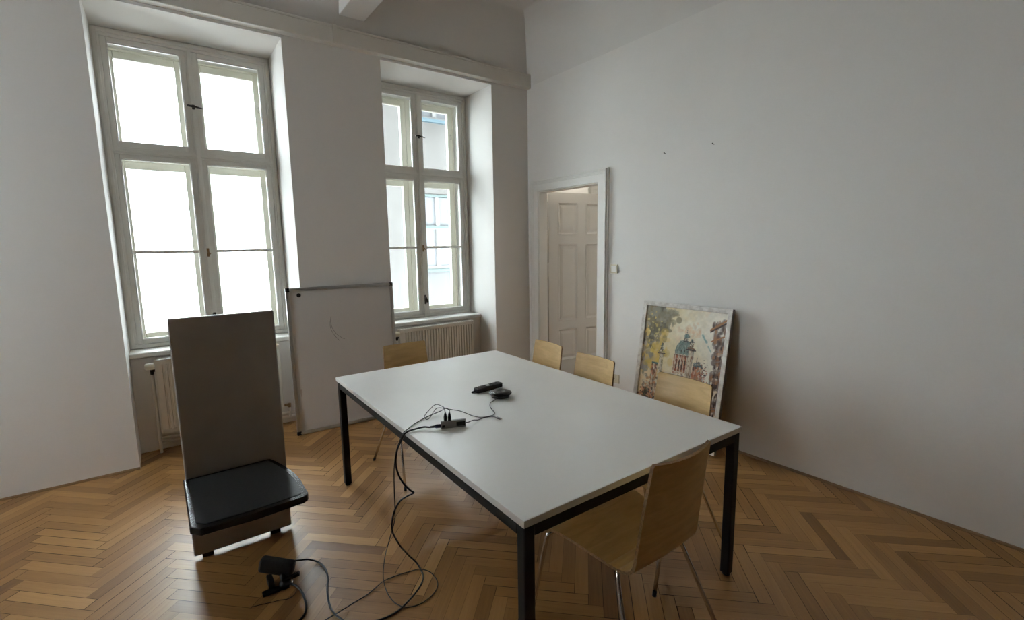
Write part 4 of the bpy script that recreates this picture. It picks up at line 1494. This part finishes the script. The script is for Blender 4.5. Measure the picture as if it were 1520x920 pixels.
mb.prism([(cx_ + (p[0] - cx_) * 0.90, cy_ + (p[1] - cy_) * 0.90) for p in outl], 'z', 0.444, 0.448, bevel=0.0015)
mb.build('shelf_mat', M['pad'], root)
tag(root, 'grey upright panel stand with a black rounded shelf, at the left edge of the photo', 'stand')

# ------------------------------------------------------------------ the courtyard outside: opposite house
FY = 5.5
root = empty('opposite_house', (1.5, FY, 0))


def fx(x): return x - 1.5


fac = MB()
# window openings in the facade (x0, x1, z0, z1)
ops = []
for dx in (0.0, 3.8):
    ops.append((1.38 + dx, 2.15 + dx, 1.05, 2.72))
    ops.append((1.38 + dx, 2.15 + dx, 4.30, 4.68))
xs = [-0.1] + sorted({e for o_ in ops for e in (o_[0], o_[1])}) + [9.0]
TOPZ = 4.80
for i in range(len(xs) - 1):
    a, b = xs[i], xs[i + 1]
    if any(abs(o_[0] - a) < 1e-6 for o_ in ops):
        bands = [(-3.0, 1.05), (2.72, 4.30), (4.68, TOPZ)]
    else:
        bands = [(-3.0, TOPZ)]
    for (z0_, z1_) in bands:
        if z0_ < 0.98:
            fac.box((fx(a), 0, z0_), (fx(b), 0.25, 0.98), 1)
            z0_ = 0.98
        fac.box((fx(a), 0, z0_), (fx(b), 0.25, z1_), 0)
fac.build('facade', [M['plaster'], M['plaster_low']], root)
for (a, b, z0_, z1_) in ops:
    w_ = MB()
    w_.ring((fx(a), z0_, fx(b), z1_), (fx(a) + 0.06, z0_ + 0.07, fx(b) - 0.06, z1_ - 0.07), 0.03, 0.10)
    xm_ = fx((a + b) / 2)
    w_.box((xm_ - 0.045, 0.02, z0_ + 0.07), (xm_ + 0.045, 0.10, z1_ - 0.07), bevel=0.006)
    w_.box((fx(a) + 0.06, 0.03, z0_ + 0.52 * (z1_ - z0_) + 0.02), (fx(b) - 0.06, 0.10, z0_ + 0.52 * (z1_ - z0_) + 0.10))
    wo = w_.build('window', M['house_paint'], root)
    g = MB()
    g.box((fx(a) + 0.05, 0.075, z0_ + 0.05), (fx(b) - 0.05, 0.080, z1_ - 0.05))
    g.build('blind', M['blind'], wo)
    t_ = MB()
    t_.box((fx(a) + 0.02, -0.01, z0_ + 0.52 * (z1_ - z0_) + 0.045), (fx(b) - 0.02, 0.06, z0_ + 0.52 * (z1_ - z0_) + 0.105), bevel=0.005)
    t_.build('transom_rail', M['teal'], wo)
    t_ = MB()
    t_.box((fx(a) - 0.06, -0.10, z0_ - 0.065), (fx(b) + 0.06, 0.12, z0_ + 0.005), bevel=0.008)
    t_.build('sill', M['blue_sheet'] if z0_ > 3 else M['teal'], wo)
    t_ = MB()
    t_.box((fx(a) - 0.05, -0.035, z1_ - 0.07), (fx(b) + 0.05, 0.08, z1_ - 0.02), bevel=0.006)
    t_.build('drip_strip', M['teal'], wo)
cornice = MB()
cornice.box((fx(-0.1), -0.12, TOPZ), (fx(9), 0.3, TOPZ + 0.18), bevel=0.02)
cornice.build('cornice', M['plaster_low'], root)
tag(root, 'pale rendered house across the courtyard, seen through the window panes', 'house')
mb = MB()
mb.box((-30, WALL_OUT, -3.05), (10.5, 30, -3.0))
struct(mb.build('ground_courtyard', M['paving']))
mb = MB()
mb.box((-10.0, 0.0, ZC + 0.21), (10.5, WALL_OUT, 15.0))  # unseen storeys added to keep sky light off the house opposite
struct(mb.build('wall_added_storeys', M['plaster']))
mb = MB()
mb.box((10.5, WALL_OUT, -3.05), (10.7, FY + 0.25, 8.0))  # unseen end wall added to close off side light on the facade
struct(mb.build('wall_added_court_end', M['plaster']))

# ------------------------------------------------------------------ light: an overcast sky
wd = bpy.data.worlds.new('overcast_sky')
scene.world = wd
wd.use_nodes = True
bg = wd.node_tree.nodes['Background']
bg.inputs['Color'].default_value = (0.895, 0.948, 1.0, 1)
bg.inputs['Strength'].default_value = 20.0

# ------------------------------------------------------------------ camera
cd = bpy.data.cameras.new('camera')
cam = bpy.data.objects.new('camera', cd)
COL.objects.link(cam)
yaw, pit, roll, f = 0.6341, 0.1373, -0.0154, 704.25
F = Vector((math.sin(yaw) * math.cos(pit), math.cos(yaw) * math.cos(pit), -math.sin(pit)))
R = Vector((math.cos(yaw), -math.sin(yaw), 0))
Uv = R.cross(F)
R2 = R * math.cos(roll) + Uv * math.sin(roll)
U2 = -R * math.sin(roll) + Uv * math.cos(roll)
m = Matrix((R2, U2, -F)).transposed().to_4x4()
m.translation = Vector((-3.3791, -4.2548, 1.578))
cam.matrix_world = m
cd.sensor_fit = 'HORIZONTAL'
cd.sensor_width = 36.0
cd.lens = f / 1520 * 36.0
cd.clip_start = 0.05
scene.camera = cam

# ------------------------------------------------------------------ colour and sampling
vs_ = scene.view_settings
vs_.view_transform = 'Standard'
vs_.look = 'None'
vs_.gamma = 1.0
vs_.use_curve_mapping = False
vs_.exposure = 0.1
cy = scene.cycles
cy.use_denoising = True
cy.max_bounces = 14
cy.diffuse_bounces = 8
cy.glossy_bounces = 4
cy.transparent_max_bounces = 12
cy.sample_clamp_indirect = 8.0
cy.caustics_reflective = False
cy.caustics_refractive = False
